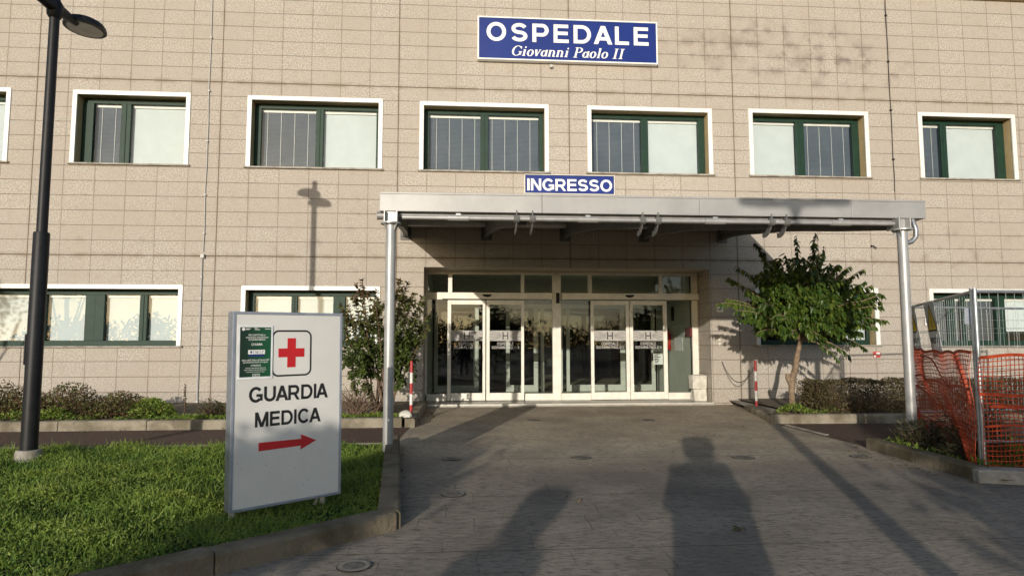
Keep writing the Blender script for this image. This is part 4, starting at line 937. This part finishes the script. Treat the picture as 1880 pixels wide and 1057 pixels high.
for p, q in (((.42, .045), (.63, .045)), ((.42, .092), (.63, .092))): mb.add([pp(p[0], p[1]-.003), pp(q[0], p[1]-.003), pp(q[0], p[1]+.003), pp(p[0], p[1]+.003)], [(0, 1, 2, 3)])
for xa in (.42, .627): mb.add([pp(xa, .045), pp(xa+.008, .045), pp(xa+.008, .092), pp(xa, .092)], [(0, 1, 2, 3)])
put_text(mb, '116117', pp, .455, .055, .60, .083, bold=.01)
mb.build('printing', ivory, PO)
mb = MB(); mb.obox(pp(.53, .437, -.0002), d3r*(pw*.22), nb*.0003, upv*(ph*.022)); put_text(mb, '116117', lambda a, b: pp(a, b, .0008), .43, .472, .73, .528, bold=.02, spacing=1.15)
mb.add([pp(.375+.028*math.cos(2*math.pi*k/12), .50+.025*math.sin(2*math.pi*k/12), .0008) for k in range(12)], [tuple(range(12))]); mb.build('number_band', navy, PO)

# ------------------------------------------------------------------ bollards and chain
def bollard(u, vb, vt, Y, h0, label):
    b = onY(u, vb, Y); zb = g(Y)+h0; zt_ = onY(u, vt, Y).z; t = thing('striped_bollard', label, 'bollard', (b.x, Y, zb), 'red and white striped bollards'); n = 5; hh = zt_-zb
    r = .026
    for k in range(n):
        mb = MB(); prof = [(r, hh*k/n), (r, hh*(k+1)/n)]
        if k == n-1: prof += [(r*.8, hh+.012), (r*.2, hh+.016)]
        mb.lathe((b.x, Y, zb), prof, 16); mb.build('stripe', postred if k % 2 == 0 else postwhite, t, smooth=True)
    return b.x, zt_
bx1, bz1 = bollard(1389.5, 754, 663, -1.15, .0, 'thin red and white bollard with a chain to the wall by the small tree')
bollard(754.5, 755, 664, -2.45, .12, 'thin red and white bollard between the tall shrub and the entrance')
w0 = onY(1325.5, 664, -.01); w1 = Vector((bx1-.02, -1.15, bz1-.10))
for i, (sag, lab) in enumerate(((.36, 'thin dark chain hanging from the wall hook to the striped bollard'),)):
    t = thing('chain', lab, 'chain', (w0.x, -.02, w0.z)); pts = []
    for k in range(41):
        q = k/40; p = w0.lerp(w1, q); p = p+Vector((0, 0, -sag*4*q*(1-q))); pts.append(p)
    mb = MB()
    for k in range(40):
        p, q = pts[k], pts[k+1]; d = (q-p); c = (p+q)/2; a = d.normalized(); s_ = a.cross(Vector((0, 0, 1))).normalized(); u_ = a.cross(s_); w_ = s_ if k % 2 else u_
        ring = [c+a*(d.length*.62*math.cos(R(x)))+w_*(.010*math.sin(R(x))) for x in range(0, 361, 45)]; mb.tube(ring, .0042, 4, False)
    mb.build('links', chainm, t); mb = MB(); mb.tube([(w0.x, 0, w0.z), (w0.x, -.04, w0.z)], .008, 6); mb.build('wall_hook', chainm, t)

# ------------------------------------------------------------------ construction fence
FTOP = 1.82
corner = Vector((15.2, -4.25, 0)); midp = Vector((13.86, -7.08, 0)); far_ = Vector((17.3, -7.05, 0))
def fence_panel(name, label, a, b, dx=0.0):
    a = Vector(a); b = Vector(b); a.z, b.z = g(a.y)+.10, g(b.y)+.10; d = (b-a); L = d.length; d = d/L; n_ = Vector((-d.y, d.x, 0)); t = thing(name, label, 'fence', (a+b)/2, 'mobile building site fence panels')
    zt = Vector((0, 0, FTOP))
    def at(s, z): return a+d*s+Vector((0, 0, 0))*0+Vector((0, 0, z-a.z+(b.z-a.z)*0))
    for s in (0.03, L-.03):
        mb = MB(); p = a+d*s; mb.tube([(p.x, p.y, g(p.y)+.02), (p.x, p.y, FTOP+.02)], .021, 14); mb.build('post', steel, t, smooth=True)
    for z in (FTOP-.015, .26): mb = MB(); mb.tube([Vector((a.x, a.y, z))+d*.03, Vector((b.x, b.y, z))-d*.03], .017, 10); mb.build('rail', steel, t, smooth=True)
    mb = MB(); k = int(L/.095)
    for i in range(1, k): p = a+d*(L*i/k); mb.tube([(p.x, p.y, .26), (p.x+random.uniform(-.004, .004), p.y, FTOP-.02)], .0022, 4)
    for z in (.48, .75, 1.0, 1.22, 1.42, 1.62): mb.tube([Vector((a.x, a.y, z))+d*.04+n_*.004, Vector((b.x, b.y, z))-d*.04+n_*.004], .0026, 4)
    mb.build('wire_mesh', steel, t); return t
fence_panel('site_fence', 'grey wire fence panel behind the canopy post carrying two warning signs', corner, midp+Vector((.03, .03, 0)))
fence_panel('site_fence', 'grey wire fence panel nearest the camera running out past the hedge', midp, far_)
fence_panel('site_fence', 'grey wire fence panel at the back turning towards the facade windows', corner+Vector((.04, .06, 0)), corner+Vector((3.5, .5, 0)))
def foot(x, y, rz_, label):
    c = Vector((x, y, g(y)-.0)); d = Vector((math.cos(rz_), math.sin(rz_), 0)); n_ = Vector((-d.y, d.x, 0)); prof = [(-.36, 0), (.36, 0), (.36, .06), (.22, .135), (-.30, .135), (-.36, .12)]
    mb = MB(); mb.prism(prof, lambda a, b, t: c+d*a+n_*t+Vector((0, 0, b)), -.11, .11); return tag(mb.build('fence_block', concrete2, bevel=.012), label, 'fence foot', 'concrete fence feet')
foot(13.93, -7.42, -.35, 'pale wedge shaped concrete block under the nearest fence post'); foot(15.15, -4.3, .6, 'concrete block under the fence corner by the canopy post')
# net
def net(name, label, a, b, zt, zb_, bulge, seed, off):
    a = Vector(a); b = Vector(b); d = (b-a); L = d.length; d = d/L; n_ = Vector((d.y, -d.x, 0)); rg = np.random.default_rng(seed)
    ph_ = rg.uniform(0, 6, 8)
    def S_(s, q):   # s along 0..1, q 0 bottom..1 top
        z0 = zb_(s); z1 = zt(s); z = z0+(z1-z0)*q+.030*math.sin(8*s+ph_[0]+4*q)*(1-abs(2*q-1))+.011*math.sin(27*s+ph_[1]+9*q)+.02*math.sin(4*s+ph_[5]+7*q)*(1-q)
        w = off+bulge*math.sin(math.pi*min(1, max(0, 1-q)))*(.5+.5*math.sin(5*s+ph_[2]))*math.sqrt(max(0, math.sin(math.pi*min(1, s))))+.012*math.sin(23*s+ph_[3]+7*q)+.02*math.sin(11*s+9*q+ph_[4])
        p = a+d*(L*s)+n_*w; return Vector((p.x, p.y, z))
    t = thing(name, label, 'safety net', (a+b)/2+Vector((0, 0, .05)), 'orange plastic safety nets'); mb = MB(); NS = int(L/.048); NR = 24
    for r_ in range(NR+1):
        q = r_/NR; hw = .0042 if 0 < r_ < NR else .016
        if r_ == NR-8: hw = .017
        if r_ == NR-15: hw = .011
        vv = []
        for i in range(NS+1):
            p = S_(i/NS, q); p2 = S_(i/NS, min(1, q+.02) if q < .5 else q-.02); u_ = (p2-p).normalized()*(1 if q < .5 else -1); vv += [p-u_*hw, p+u_*hw]
        mb.add(vv, [(2*i, 2*i+2, 2*i+3, 2*i+1) for i in range(NS)])
    for i in range(0, NS+1):
        s = i/NS; vv = []
        for r_ in range(NR+1):
            p = S_(s, r_/NR); vv += [p-d*.0017-n_*.002, p+d*.0017-n_*.002]
        mb.add(vv, [(2*k, 2*k+1, 2*k+3, 2*k+2) for k in range(NR)])
    o = mb.build('mesh', netm, t); md = o.modifiers.new('thick', 'SOLIDIFY'); md.thickness = .007
    mb = MB()
    for (s0, q0, s1, q1, w) in ((.30, .95, .95, .55, .014), (.02, .55, .9, .30, .016)):
        vv = []
        for k in range(25):
            f_ = k/24; p = S_(s0+(s1-s0)*f_, q0+(q1-q0)*f_+.06*math.sin(f_*math.pi*2))+n_*.02; vv += [p-Vector((0, 0, w*(.6+.5*math.sin(k)))), p+Vector((0, 0, w))]
        mb.add(vv, [(2*k, 2*k+2, 2*k+3, 2*k+1) for k in range(24)])
    o = mb.build('fold', netm, t); md = o.modifiers.new('thick', 'SOLIDIFY'); md.thickness = .008; return t
net('orange_net', 'orange plastic safety net sagging along the fence behind the canopy post', corner+Vector((.02, -.03, 0)), midp, lambda s: 1.20-.03*math.sin(s*3.14)-.02*s, lambda s: .02-.06*s+.12*math.sin(s*3.14), .16, 1, .05)
net('orange_net', 'orange plastic safety net across the nearest fence panel', midp+Vector((-.03, -.03, 0)), far_, lambda s: 1.13+.01*math.sin(s*20), lambda s: .0-.02*s, .10, 2, .05)
# warning signs hanging on the fence
def warn(tl, tr, br, bl, s_, label, lines):
    d = (corner-midp); d.z = 0; L = d.length; d = d.normalized(); c = midp+d*(L*s_); top = FTOP-.02; h, w = .72, .30
    n_ = Vector((-d.y, d.x, 0)); n_ = n_ if n_.y < 0 or n_.x < 0 else -n_
    out = n_*.05; tilt = Vector((.10, -.06, -1)).normalized(); d2 = (d-tilt*d.dot(tilt)).normalized(); nn_ = d2.cross(tilt).normalized()
    if nn_.dot(CP-c) < 0: nn_ = -nn_
    hd = Vector((-.257, -.965, 0)); right = (hd-tilt*hd.dot(tilt)).normalized(); nn_ = right.cross(tilt).normalized(); nn_ = nn_ if nn_.dot(CP-c) > 0 else -nn_
    o = Vector((c.x, c.y, top))+out; t = thing('warning_sign', label, 'warning sign', o-Vector((0, 0, h)), 'warning signs on the site fence')
    def F(a, b, k=0.0): return o+right*((a-.5)*w)+tilt*((1-b)*h)+nn_*k
    mb = MB(); mb.obox(F(.5, .5), right*(w/2), tilt*(h/2), nn_*.003); mb.build('plate', mat('plate_grey', (.50, .49, .47), None, 6, .5), t)
    mb = MB(); mb.add([F(.5, .97, .0045), F(.02, .47, .0045), F(.98, .47, .0045)], [(0, 1, 2)])
    mb.build('triangle_border', ink, t); mb = MB(); mb.add([F(.5, .91, .0055), F(.11, .50, .0055), F(.89, .50, .0055)], [(0, 1, 2)]); mb.build('triangle', yellow, t)
    mb = MB(); mb.add([F(.47, .80, .0065), F(.53, .80, .0065), F(.52, .60, .0065), F(.48, .60, .0065)], [(0, 3, 2, 1)]); mb.add([F(.475, .57, .0065), F(.525, .57, .0065), F(.525, .535, .0065), F(.475, .535, .0065)], [(0, 3, 2, 1)])
    y = .36
    for ln in lines: put_text(mb, ln, lambda a, b: F(a, b, .0055), .08, y-.10, .92, y, bold=.02); y -= .145
    mb.build('lettering', ink, t)
warn(0, 0, 0, 0, .93, 'yellow triangle warning sign hung at the fence corner by the canopy post', ['VIETATO', "L'ACCESSO"])
warn(0, 0, 0, 0, .56, 'yellow triangle warning sign hung in the middle of the fence panel', ['PERICOLO'])
mb = MB(); q = onY(1777, 580, -6.98); mb.obox(q, (.055, .02, 0), (0, .001, 0), (.004, 0, .085)); tag(mb.build('fence_notice', mat('blue_paper', (.42, .45, .52))), 'small bluish paper notice tied to the fence beside the nearest post', 'notice')

# ------------------------------------------------------------------ small things on the facade
def cable(u0, v0, u1, v1, r, label, clips, mt, name='wall_conduit', cm=None):
    a, b = onY(u0, v0, -.02), onY(u1, v1, -.02); t = thing(name, label, 'conduit', (b.x, -.02, b.z)); mb = MB(); n = 12
    pts = [a.lerp(b, k/n)+Vector((random.uniform(-.008, .008) if r < .012 else 0, 0, 0)) for k in range(n+1)]; mb.tube(pts, r, 6); mb.build('pipe', mt, t, smooth=True)
    mb = MB()
    for c in clips: p = a.lerp(b, c); mb.box(p.x-.022, p.x+.022, -.045, -.002, p.z-.014, p.z+.014)
    mb.build('clip', cm or boxw, t, bevel=.003)
cable(390.5, 0, 373, 462, .009, 'thin grey cable clipped to the tiles above the junction box', (.155, .37, .57, .78, .93), boxw, 'wall_cable')
p = onY(371.8, 470, -.04); mb = MB(); mb.box(p.x-.035, p.x+.035, -.07, -.001, p.z-.04, p.z+.04); tag(mb.build('junction_box', boxw, bevel=.006), 'small pale junction box where the wall cable meets its conduit', 'junction box')
cable(371, 475, 361, 757, .017, 'grey conduit pipe running down from the junction box to the bed', (.12, .26, .59, .93), mat('pipe_grey', (.42, .41, .40), None, 5, .5))
a = onY(1624.5, 0, -.015); b = onY(1648, 470, -.015); cable(1624.5, 0, 1643, 350, .008, 'thin black cable running down the tiles past the name sign', (.085, .33, .585, .84), black, 'wall_cable', black)
def plate(u0, v0, u1, v1, Y, mt, name, label, cat, txt=None, tm=ink, th=.006):
    a, b = onY(u0, v0, Y), onY(u1, v1, Y); t = thing(name, label, cat, ((a.x+b.x)/2, Y, b.z)); mb = MB(); mb.box(a.x, b.x, Y, Y+th, b.z, a.z); mb.build('plate', mt, t)
    if txt: mb = MB(); put_text(mb, txt, lambda x, y: (x, Y-.002, y), a.x+.02, b.z+(a.z-b.z)*.28, b.x-.02, b.z+(a.z-b.z)*.72, bold=.02); mb.build('lettering', tm, t)
    return t
plate(1316, 563, 1328, 572.5, -.008, ivory, 'number_plate', 'tiny white number plate on the wall beside the entrance', 'plate', '687')
plate(1603, 645, 1617, 656, -.008, mat('plate_red', (.5, .06, .05)), 'hydrant_plate', 'small red and white hydrant plate under the window behind the tree', 'plate')
a, b = onY(1609, 646.5, -.01), onY(1615.5, 651, -.01); 
hp = [o for o in bpy.data.objects if o.name == 'hydrant_plate'][0]; mb = MB(); mb.box(a.x, b.x, -.0112, -.0085, b.z, a.z); a, b = onY(1604.5, 651.5, -.01), onY(1608, 655, -.01); mb.box(a.x, b.x, -.0112, -.0085, b.z, a.z); mb.build('symbol', ivory, hp)
plate(1698, 584.5, 1713, 597, -.03, ivory, 'wall_notice', 'small white notice stuck beside the window behind the fence', 'notice', 'Privato')
p = onY(1605, 454, -.03); mb = MB(); mb.tube([(p.x-.06, -.002, p.z+.03), (p.x-.03, -.05, p.z+.03), (p.x+.03, -.08, p.z-.03)], .012, 6); mb.box(p.x-.07, p.x-.04, -.02, -.002, p.z+.01, p.z+.05); tag(mb.build('wall_bracket', black), 'small rusty bracket sticking out of the wall above the tree', 'bracket')
q = onY(1326, 623, -.004); t = thing('light_dots', 'six pale discs standing in for dots of reflected light beside the entrance', 'light dots', (q.x, -.004, q.z-.12))  # discs modelled in place of spots of reflected light on the wall
for u, v in [(1321, 615), (1331, 615), (1321, 623.5), (1331, 623.5), (1321, 631), (1331, 631)]:
    p = onY(u, v, -.004); mb = MB(); mb.tube([(p.x, -.001, p.z), (p.x, -.008, p.z)], .028, 12); mb.build('cap', mat('light_dot_pale', (.72, .66, .55), None, 12), t)
# ------------------------------------------------------------------ loose things at the entrance
def rock(name, label, cat, c, r, m, seed, sq=1.0):
    rg = np.random.default_rng(seed); mb = MB(); n1, n2 = 14, 8; vv = []; ff = []
    for i in range(n2+1):
        th = math.pi*i/n2
        for j in range(n1):
            w = 2*math.pi*j/n1; k = 1+.10*math.sin(3*w+seed)+.08*math.sin(2*th+5*w+seed); vv.append((c[0]+r[0]*k*math.sin(th)*math.cos(w), c[1]+r[1]*k*math.sin(th)*math.sin(w), c[2]+r[2]*math.cos(th)*(1 if math.cos(th) > 0 else .3)))
    for i in range(n2):
        for j in range(n1): ff.append((i*n1+j, (i+1)*n1+j, (i+1)*n1+(j+1) % n1, i*n1+(j+1) % n1))
    mb.add(vv, ff); return tag(mb.build(name, m, smooth=True), label, cat)
p = onY(744.5, 776, -2.75); rock('stone', 'rounded pale stone at the foot of the bollard by the shrub', 'stone', (p.x, -2.75, .11), (.11, .10, .10), stone, 3)
for nm_, x0, x1, z0, z1, lb_ in (('stone_block', 13.47, 13.74, FZ, FZ+.255, 'lower white stone block standing against the porch side'), ('stone_block', 13.42, 13.735, FZ+.257, FZ+.56, 'chipped white stone block lying on top of the lower block by the porch')):
    mb = MB(); mb.box(x0, x1, .22, .46, z0, z1); rg = np.random.default_rng(int(z0*100)); mb.v = [(x+rg.uniform(-.018, .018), y+rg.uniform(-.02, .02), z+(rg.uniform(-.03, .005) if z > z0+.1 else 0)) for x, y, z in mb.v]; tag(mb.build(nm_, stone, bevel=.012), lb_, 'stone block', 'white blocks by the porch')
for i, (u, v, w) in enumerate([(650, 1040, 31), (832, 907.5, 22), (829, 842.5, 17), (1067, 840, 18), (1364, 839.5, 20), (1580, 838, 18), (980, 771, 11), (1190, 771, 11)]):
    p = gnd(u, v, .0); dist = (p-CP).dot(AF); r_ = w*dist/CF; t = thing('drain_cover', ['round metal inspection cover nearest the camera beside the lawn kerb', 'round metal inspection cover beside the kerb corner', 'round metal cover beside the canopy post shadow', 'round metal cover in the middle of the forecourt', 'round metal cover under the canopy near the pole shadow', 'round metal cover beside the fenced verge', 'small round cover in front of the left hand sliding doors', 'small round cover in front of the right hand sliding doors'][i], 'cover', (p.x, p.y, p.z), 'round covers in the paving')
    mb = MB(); n = 28
    def ring(ra, rb, z): mb.add([(p.x+r*math.cos(2*math.pi*j/n), p.y+r*math.sin(2*math.pi*j/n), g(p.y)+z+SL*r*math.sin(2*math.pi*j/n)) for r in (ra, rb) for j in range(n)], [(j, (j+1) % n, (j+1) % n+n, j+n) for j in range(n)])
    ring(r_*.66, r_*.96, .010); mb.k = 1; ring(r_*.96, r_*1.04, .006); ring(r_*.62, r_*.66, .006); mb.build('rim', [mat('rim_metal', (.30, .28, .24), (.2, .185, .16), 20, .5, .3), ink], t)
    mb = MB(); mb.add([(p.x+r_*.63*math.cos(2*math.pi*j/n), p.y+r_*.63*math.sin(2*math.pi*j/n), g(p.y)+.008+SL*r_*.63*math.sin(2*math.pi*j/n)) for j in range(n)], [tuple(range(n))]); mb.build('lid', mat('lid_metal', (.19, .175, .15), (.12, .11, .10), 25, .6, .2, .004, 60), t)
rg = np.random.default_rng(77)
for i, (u, v, lb_) in enumerate([(1358, 973, 'small curled brown leaf lying on the paving'),]):
    p = gnd(u, v); q = np.array([[p.x+rg.normal()*.015, p.y+rg.normal()*.02, p.z+.012] for _ in range(7)]); tag(leaves('fallen_leaf', brown_leaf, q, rg.normal(size=(7, 3))*np.array([1, 1, .3]), rg.normal(size=(7, 3))+np.array([0, 0, 2]), .05, .025, rg.random(7)), lb_, 'leaf')
q = []
for (xa, ya, xb, yb, k) in ((7.95, -8.3, 7.72, -4.9, 26), (13.45, -5.3, 13.4, -7.3, 30), (13.5, -3.3, 19, -3.6, 60), (0, -3.3, 7.5, -3.2, 60), (8.0, -2.9, 8.1, -.3, 24), (9, -8.5, 13, -3, 14), (0, -4.6, 7.4, -4.6, 30)):
    for _ in range(k): f_ = rg.random(); q.append((xa+(xb-xa)*f_+rg.normal()*.09, ya+(yb-ya)*f_+rg.normal()*.09))
q = np.array(q); P = np.stack([q[:, 0], q[:, 1], SL*q[:, 1]+.012], 1); n_ = len(P)
stuff(leaves('leaf_litter', brown_leaf, P, rg.normal(size=(n_, 3))*np.array([1, 1, .25]), rg.normal(size=(n_, 3))*.4+np.array([0, 0, 1]), rg.uniform(.025, .055, n_), .022, rg.random(n_)), 'small dry fallen leaves along the kerbs')
# lobby things on the right inner wall
XW = LX1-.004
def wallbox(u0, v0, u1, v1, mt, name, label, cat, th=.006):
    a = onX(u0, v0, XW); b = onX(u1, v1, XW); mb = MB(); mb.box(XW-th, XW, min(a.y, b.y), max(a.y, b.y), min(a.z, b.z), max(a.z, b.z)); return tag(mb.build(name, mt), label, cat)
wallbox(1234, 597, 1257, 614, mat('notice_green', (.55, .62, .52), None, 12), 'wall_notice', 'landscape paper notice on the lobby wall above the other sheet', 'notice')
wallbox(1238.5, 620, 1254, 644, paper, 'wall_notice', 'upright paper notice on the lobby wall beside the extinguisher', 'notice')
wallbox(1261, 602, 1271, 617, mat('box_red', (.12, .016, .016)), 'alarm_box', 'small dark red alarm box on the lobby wall', 'alarm box', .05)
p = onX(1233, 640, XW); e = thing('fire_extinguisher', 'red fire extinguisher hanging on the lobby wall', 'extinguisher', (XW-.09, p.y, p.z-.05)); zb = p.z-.02
mb = MB(); mb.lathe((XW-.09, p.y, zb), [(.07, 0), (.075, .02), (.075, .36), (.05, .42), (.02, .44)], 16); mb.build('cylinder', extred, e, smooth=True)
mb = MB(); mb.box(XW-.12, XW-.06, p.y-.03, p.y+.03, zb+.44, zb+.50); mb.tube([(XW-.1, p.y, zb+.47), (XW-.16, p.y-.05, zb+.5), (XW-.18, p.y-.06, zb+.35), (XW-.16, p.y-.04, zb+.2)], .012, 6); mb.build('valve', ink, e)
a = onX(1236, 575, XW); mb = MB(); mb.box(XW-.04, XW, a.y-.06, a.y+.06, a.z-.18, a.z+.16); tag(mb.build('wall_lamp', black, bevel=.01), 'tall dark fitting on the lobby wall over the extinguisher', 'fitting')
q = onY(1208, 655, 2.3); t = thing('notice_stand', 'thin black stand holding a white notice inside the lobby', 'stand', (q.x, 2.3, FZ)); mb = MB(); mb.tube([(q.x, 2.3, FZ), (q.x, 2.3, q.z-.1)], .012, 8); mb.lathe((q.x, 2.3, FZ), [(.16, 0), (.16, .015), (.03, .03)], 20); mb.build('pole', black, t); mb = MB(); mb.box(q.x-.12, q.x+.12, 2.285, 2.295, q.z-.18, q.z+.17); mb.build('sheet', paper, t)
mb = MB()
for k in range(7): mb.box(q.x-.09, q.x-.09+random.uniform(.08, .17), 2.2835, 2.2845, q.z+.13-.042*k-.02, q.z+.13-.042*k)
mb.build('printing', ink, t)

# ------------------------------------------------------------------ behind the photographer: what throws the long shadows and shows in the glass
street_lamp((9.46, -15.7, g(-15.7)), 'black street lamp with disc heads standing on the forecourt opposite the entrance', 5.15, [(1, .15), (-1, -.15)], False)
def person(x, y, h, label, arms, cap, wide=1.0):
    z0 = g(y); s = h/1.75; t = thing('person', label, 'person', (x, y, z0), 'people on the forecourt')
    def sk(name, nodes, edges, m, sub=2):
        me = bpy.data.meshes.new(name); me.from_pydata([(p[0]*s*1.0, p[1]*s, p[2]*s) for p, _ in nodes], edges, []); o = bpy.data.objects.new(name, me); COL.objects.link(o); ORG[o] = Vector((x, y, z0)); o.parent = t
        me.materials.append(m); mod = o.modifiers.new('skin', 'SKIN'); mod.use_smooth_shade = True
        for i, (_, r_) in enumerate(nodes):
            r_ = r_ if isinstance(r_, tuple) else (r_, r_); me.skin_vertices[0].data[i].radius = (r_[0]*s, r_[1]*s)
        me.skin_vertices[0].data[0].use_root = True; sb_ = o.modifiers.new('sub', 'SUBSURF'); sb_.levels = sub; sb_.render_levels = sub
        dg = bpy.context.evaluated_depsgraph_get(); m2 = bpy.data.meshes.new_from_object(o.evaluated_get(dg)); o.modifiers.clear(); o.data = m2; return o
    N = [((0, 0, .95), (.155, .11)), ((0, 0, 1.15), (.14, .10)), ((0, .01, 1.36), (.17, .11)), ((0, 0, 1.47), (.07, .07)), ((0, .01, 1.54), (.055, .06)), ((0, .03, 1.62), (.075, .095)), ((0, .03, 1.71), (.06, .075))]; E = [(0, 1), (1, 2), (2, 3), (3, 4), (4, 5), (5, 6)]
    N.append(((0, .125, 1.615), .014)); E.append((5, len(N)-1))
    for sx_ in (-1, 1): N.append(((sx_*.085, .02, 1.625), .016)); E.append((5, len(N)-1))
    for sx_ in (-1, 1):
        i = len(N); N += [((sx_*.095, 0, .86), .095), ((sx_*.11, .01, .48), .062), ((sx_*.115, -.02, .09), .042), ((sx_*.125, .13, .035), .035)]; E += [(0, i), (i, i+1), (i+1, i+2), (i+2, i+3)]
    hands = []
    for sx_ in (-1, 1):
        i = len(N); el, ha = arms[0 if sx_ < 0 else 1]; N += [((sx_*.20, 0, 1.40), .06), (el, .045), (ha, .03)]; E += [(2, i), (i, i+1), (i+1, i+2)]
        d = Vector(ha)-Vector(el); d.normalize(); pl_ = Vector(ha)+d*.05; N.append((tuple(pl_), (.035, .02))); E.append((i+2, i+3)); sd = d.cross(Vector((0, 1, 0) if abs(d.y) < .8 else (0, 0, 1))).normalized(); cu = d.cross(sd)
        for k in range(4):
            j = len(N); b_ = pl_+sd*(.024*(k-1.5)); ln = (.07, .08, .075, .058)[k]; N += [(tuple(b_+d*.03), .0095), (tuple(b_+d*(.03+ln*.55)+cu*.012), .0085), (tuple(b_+d*(.03+ln*.85)+cu*.035), .0075)]; E += [(i+3, j), (j, j+1), (j+1, j+2)]
        j = len(N); N += [(tuple(pl_-sd*.045+d*-.01), .011), (tuple(pl_-sd*.06+d*.03+cu*.02), .009)]; E += [(i+2, j), (j, j+1)]
    sk('body', N, E, skin)
    C_ = [((0, 0, .98), (.19*wide, .135)), ((0, 0, 1.18), (.175*wide, .125)), ((0, .01, 1.37), (.20*wide, .135)), ((0, 0, 1.52), (.135, .11)), ((0, 0, .74), (.20*wide, .14)), ((0, 0, .55), (.205*wide, .14))]; CE = [(0, 1), (1, 2), (2, 3), (0, 4), (4, 5)]
    for sx_ in (-1, 1):
        i = len(C_); el, ha = arms[0 if sx_ < 0 else 1]; v = Vector(el).lerp(Vector(ha), .88); C_ += [((sx_*.215, 0, 1.41), .078), (el, .062), (tuple(v), .045)]; CE += [(2, i), (i, i+1), (i+1, i+2)]
    sk('coat', C_, CE, coatm)
    J = [((0, 0, .93), (.165, .12))]; JE = []
    for sx_ in (-1, 1):
        i = len(J); J += [((sx_*.098, 0, .84), .108), ((sx_*.112, .01, .48), .075), ((sx_*.115, -.02, .10), .062)]; JE += [(0, i), (i, i+1), (i+1, i+2)]
    sk('trousers', J, JE, jeans)
    mb = MB(); hc = Vector((x, y, z0))
    if cap: mb.lathe((x, y+.02*s, z0+1.645*s), [(.15*s, -.12*s), (.18*s, 0), (.195*s, .05*s), (.195*s, .13*s), (.17*s, .17*s), (.06*s, .19*s)], 20); mb.build('knit_cap', coatm, t, smooth=True)
    else: mb.lathe((x, y-.005, z0+1.60*s), [(.07*s, 0), (.095*s, .05*s), (.092*s, .10*s), (.06*s, .155*s), (.02*s, .165*s)], 18); mb.build('hair', mat('hair', (.03, .02, .015)), t, smooth=True)
    mb = MB()
    for sx_ in (-1, 1): mb.lathe((x+sx_*.033*s, y+.118*s, z0+1.635*s), [(.004, -.012), (.011, 0), (.004, .012)], 8)
    mb.build('eyes', ink, t); return t
PS = 1.86/1.75
def rel(dx, dy, dz, px_=8.68, py_=-13.97): return ((CP.x+dx-px_)/PS, (CP.y+dy-py_)/PS, (CP.z+dz-g(py_))/PS)
person(8.68, -13.97, 1.86, 'person in a long dark coat and knit cap photographing the entrance', [((-.30, .10, 1.10), rel(-.10, -.06, -.06)), ((.29, .12, 1.10), rel(.10, -.06, -.06))], True, 1.7)
mb = MB(); mb.box(CP.x-.078, CP.x+.078, CP.y-.034, CP.y-.024, CP.z-.037, CP.z+.037); tag(mb.build('phone', black, bevel=.003), 'black phone held up in both hands by the person in the knit cap', 'phone')
person(6.47, -16.3, 1.74, 'unseen person in a wide hooded coat added to throw the wedge shadow on the paving', [((-.28, -.02, 1.12), (-.30, .06, .86)), ((.28, -.02, 1.12), (.30, .06, .86))], True, 2.1)  # added figure, widened and hooded to shape its shadow on the paving
def back_tree(x, y, h, cr, label, n, seed, zc=.62, lf=.3):
    rg = np.random.default_rng(seed); t = thing('roadside_tree', label, 'tree', (x, y, g(y)), 'trees across the road'); mb = MB(); z0 = g(y)
    mb.tube([(x, y, z0-.1), (x+.05, y, z0+h*.3), (x, y+.1, z0+h*zc)], [.05*cr+.05, .04*cr+.04, .04], 8)
    for k in range(8):
        e = np.array([x, y, z0+h*zc])+rg.normal(size=3)*np.array([cr*.5, cr*.5, h*.14]); mb.tube([(x, y, z0+h*.32), ((x+e[0])/2, (y+e[1])/2, z0+h*.5), tuple(e)], [.05, .035, .015], 5)
    mb.build('trunk', bark, t, smooth=True)
    cl = rg.normal(size=(22, 3)); cl /= np.linalg.norm(cl, axis=1, keepdims=True); cl = cl*(rg.random(22)**.4)[:, None]*np.array([cr, cr, h*(1-zc)])*.75
    k = rg.integers(0, 22, n); P = np.array([x, y, z0+h*zc])+cl[k]+rg.normal(size=(n, 3))*np.array([cr, cr, h*(1-zc)])*.2
    leaves('crown', far_leaf, P, rg.normal(size=(n, 3)), rg.normal(size=(n, 3))+np.array([0, 0, .6]), lf*rg.uniform(.6, 1.2, n), lf*.55, rg.random(n), t, simple=True)
for i, (x, y, h, cr) in enumerate([(-28, -52, 4.2, 4.5), (-21, -51, 4.6, 4.2), (-14, -52, 4.4, 4.0), (-7, -54, 4.0, 4.2), (0, -52, 4.7, 4.5), (7, -53, 4.1, 4.2), (13, -50, 4.9, 4.0), (19, -53, 4.3, 4.5), (26, -52, 5.0, 4.6), (33, -53, 4.4, 4.8), (40, -52, 4.8, 4.6), (47, -53, 5.0, 5)]):
    back_tree(x, y, h, cr, 'dark roadside tree in the row across the road', 1300, 100+i, .5, .45)
back_tree(4.12, -18.0, 2.8, .68, 'young tree whose crown shades the foot of the medical sign', 4200, 120, .79, .17)
back_tree(10.35, -19.5, 3.5, 1.5, 'unseen bushy tree added to shade the paving near the fence block', 3600, 121, .58, .22)  # out-of-view tree put in to darken the right side of the paving
back_tree(-2.9, -6.0, 4.0, .8, 'young tree beyond the street lamp whose leaves shade the long window', 900, 122, .8, .10)
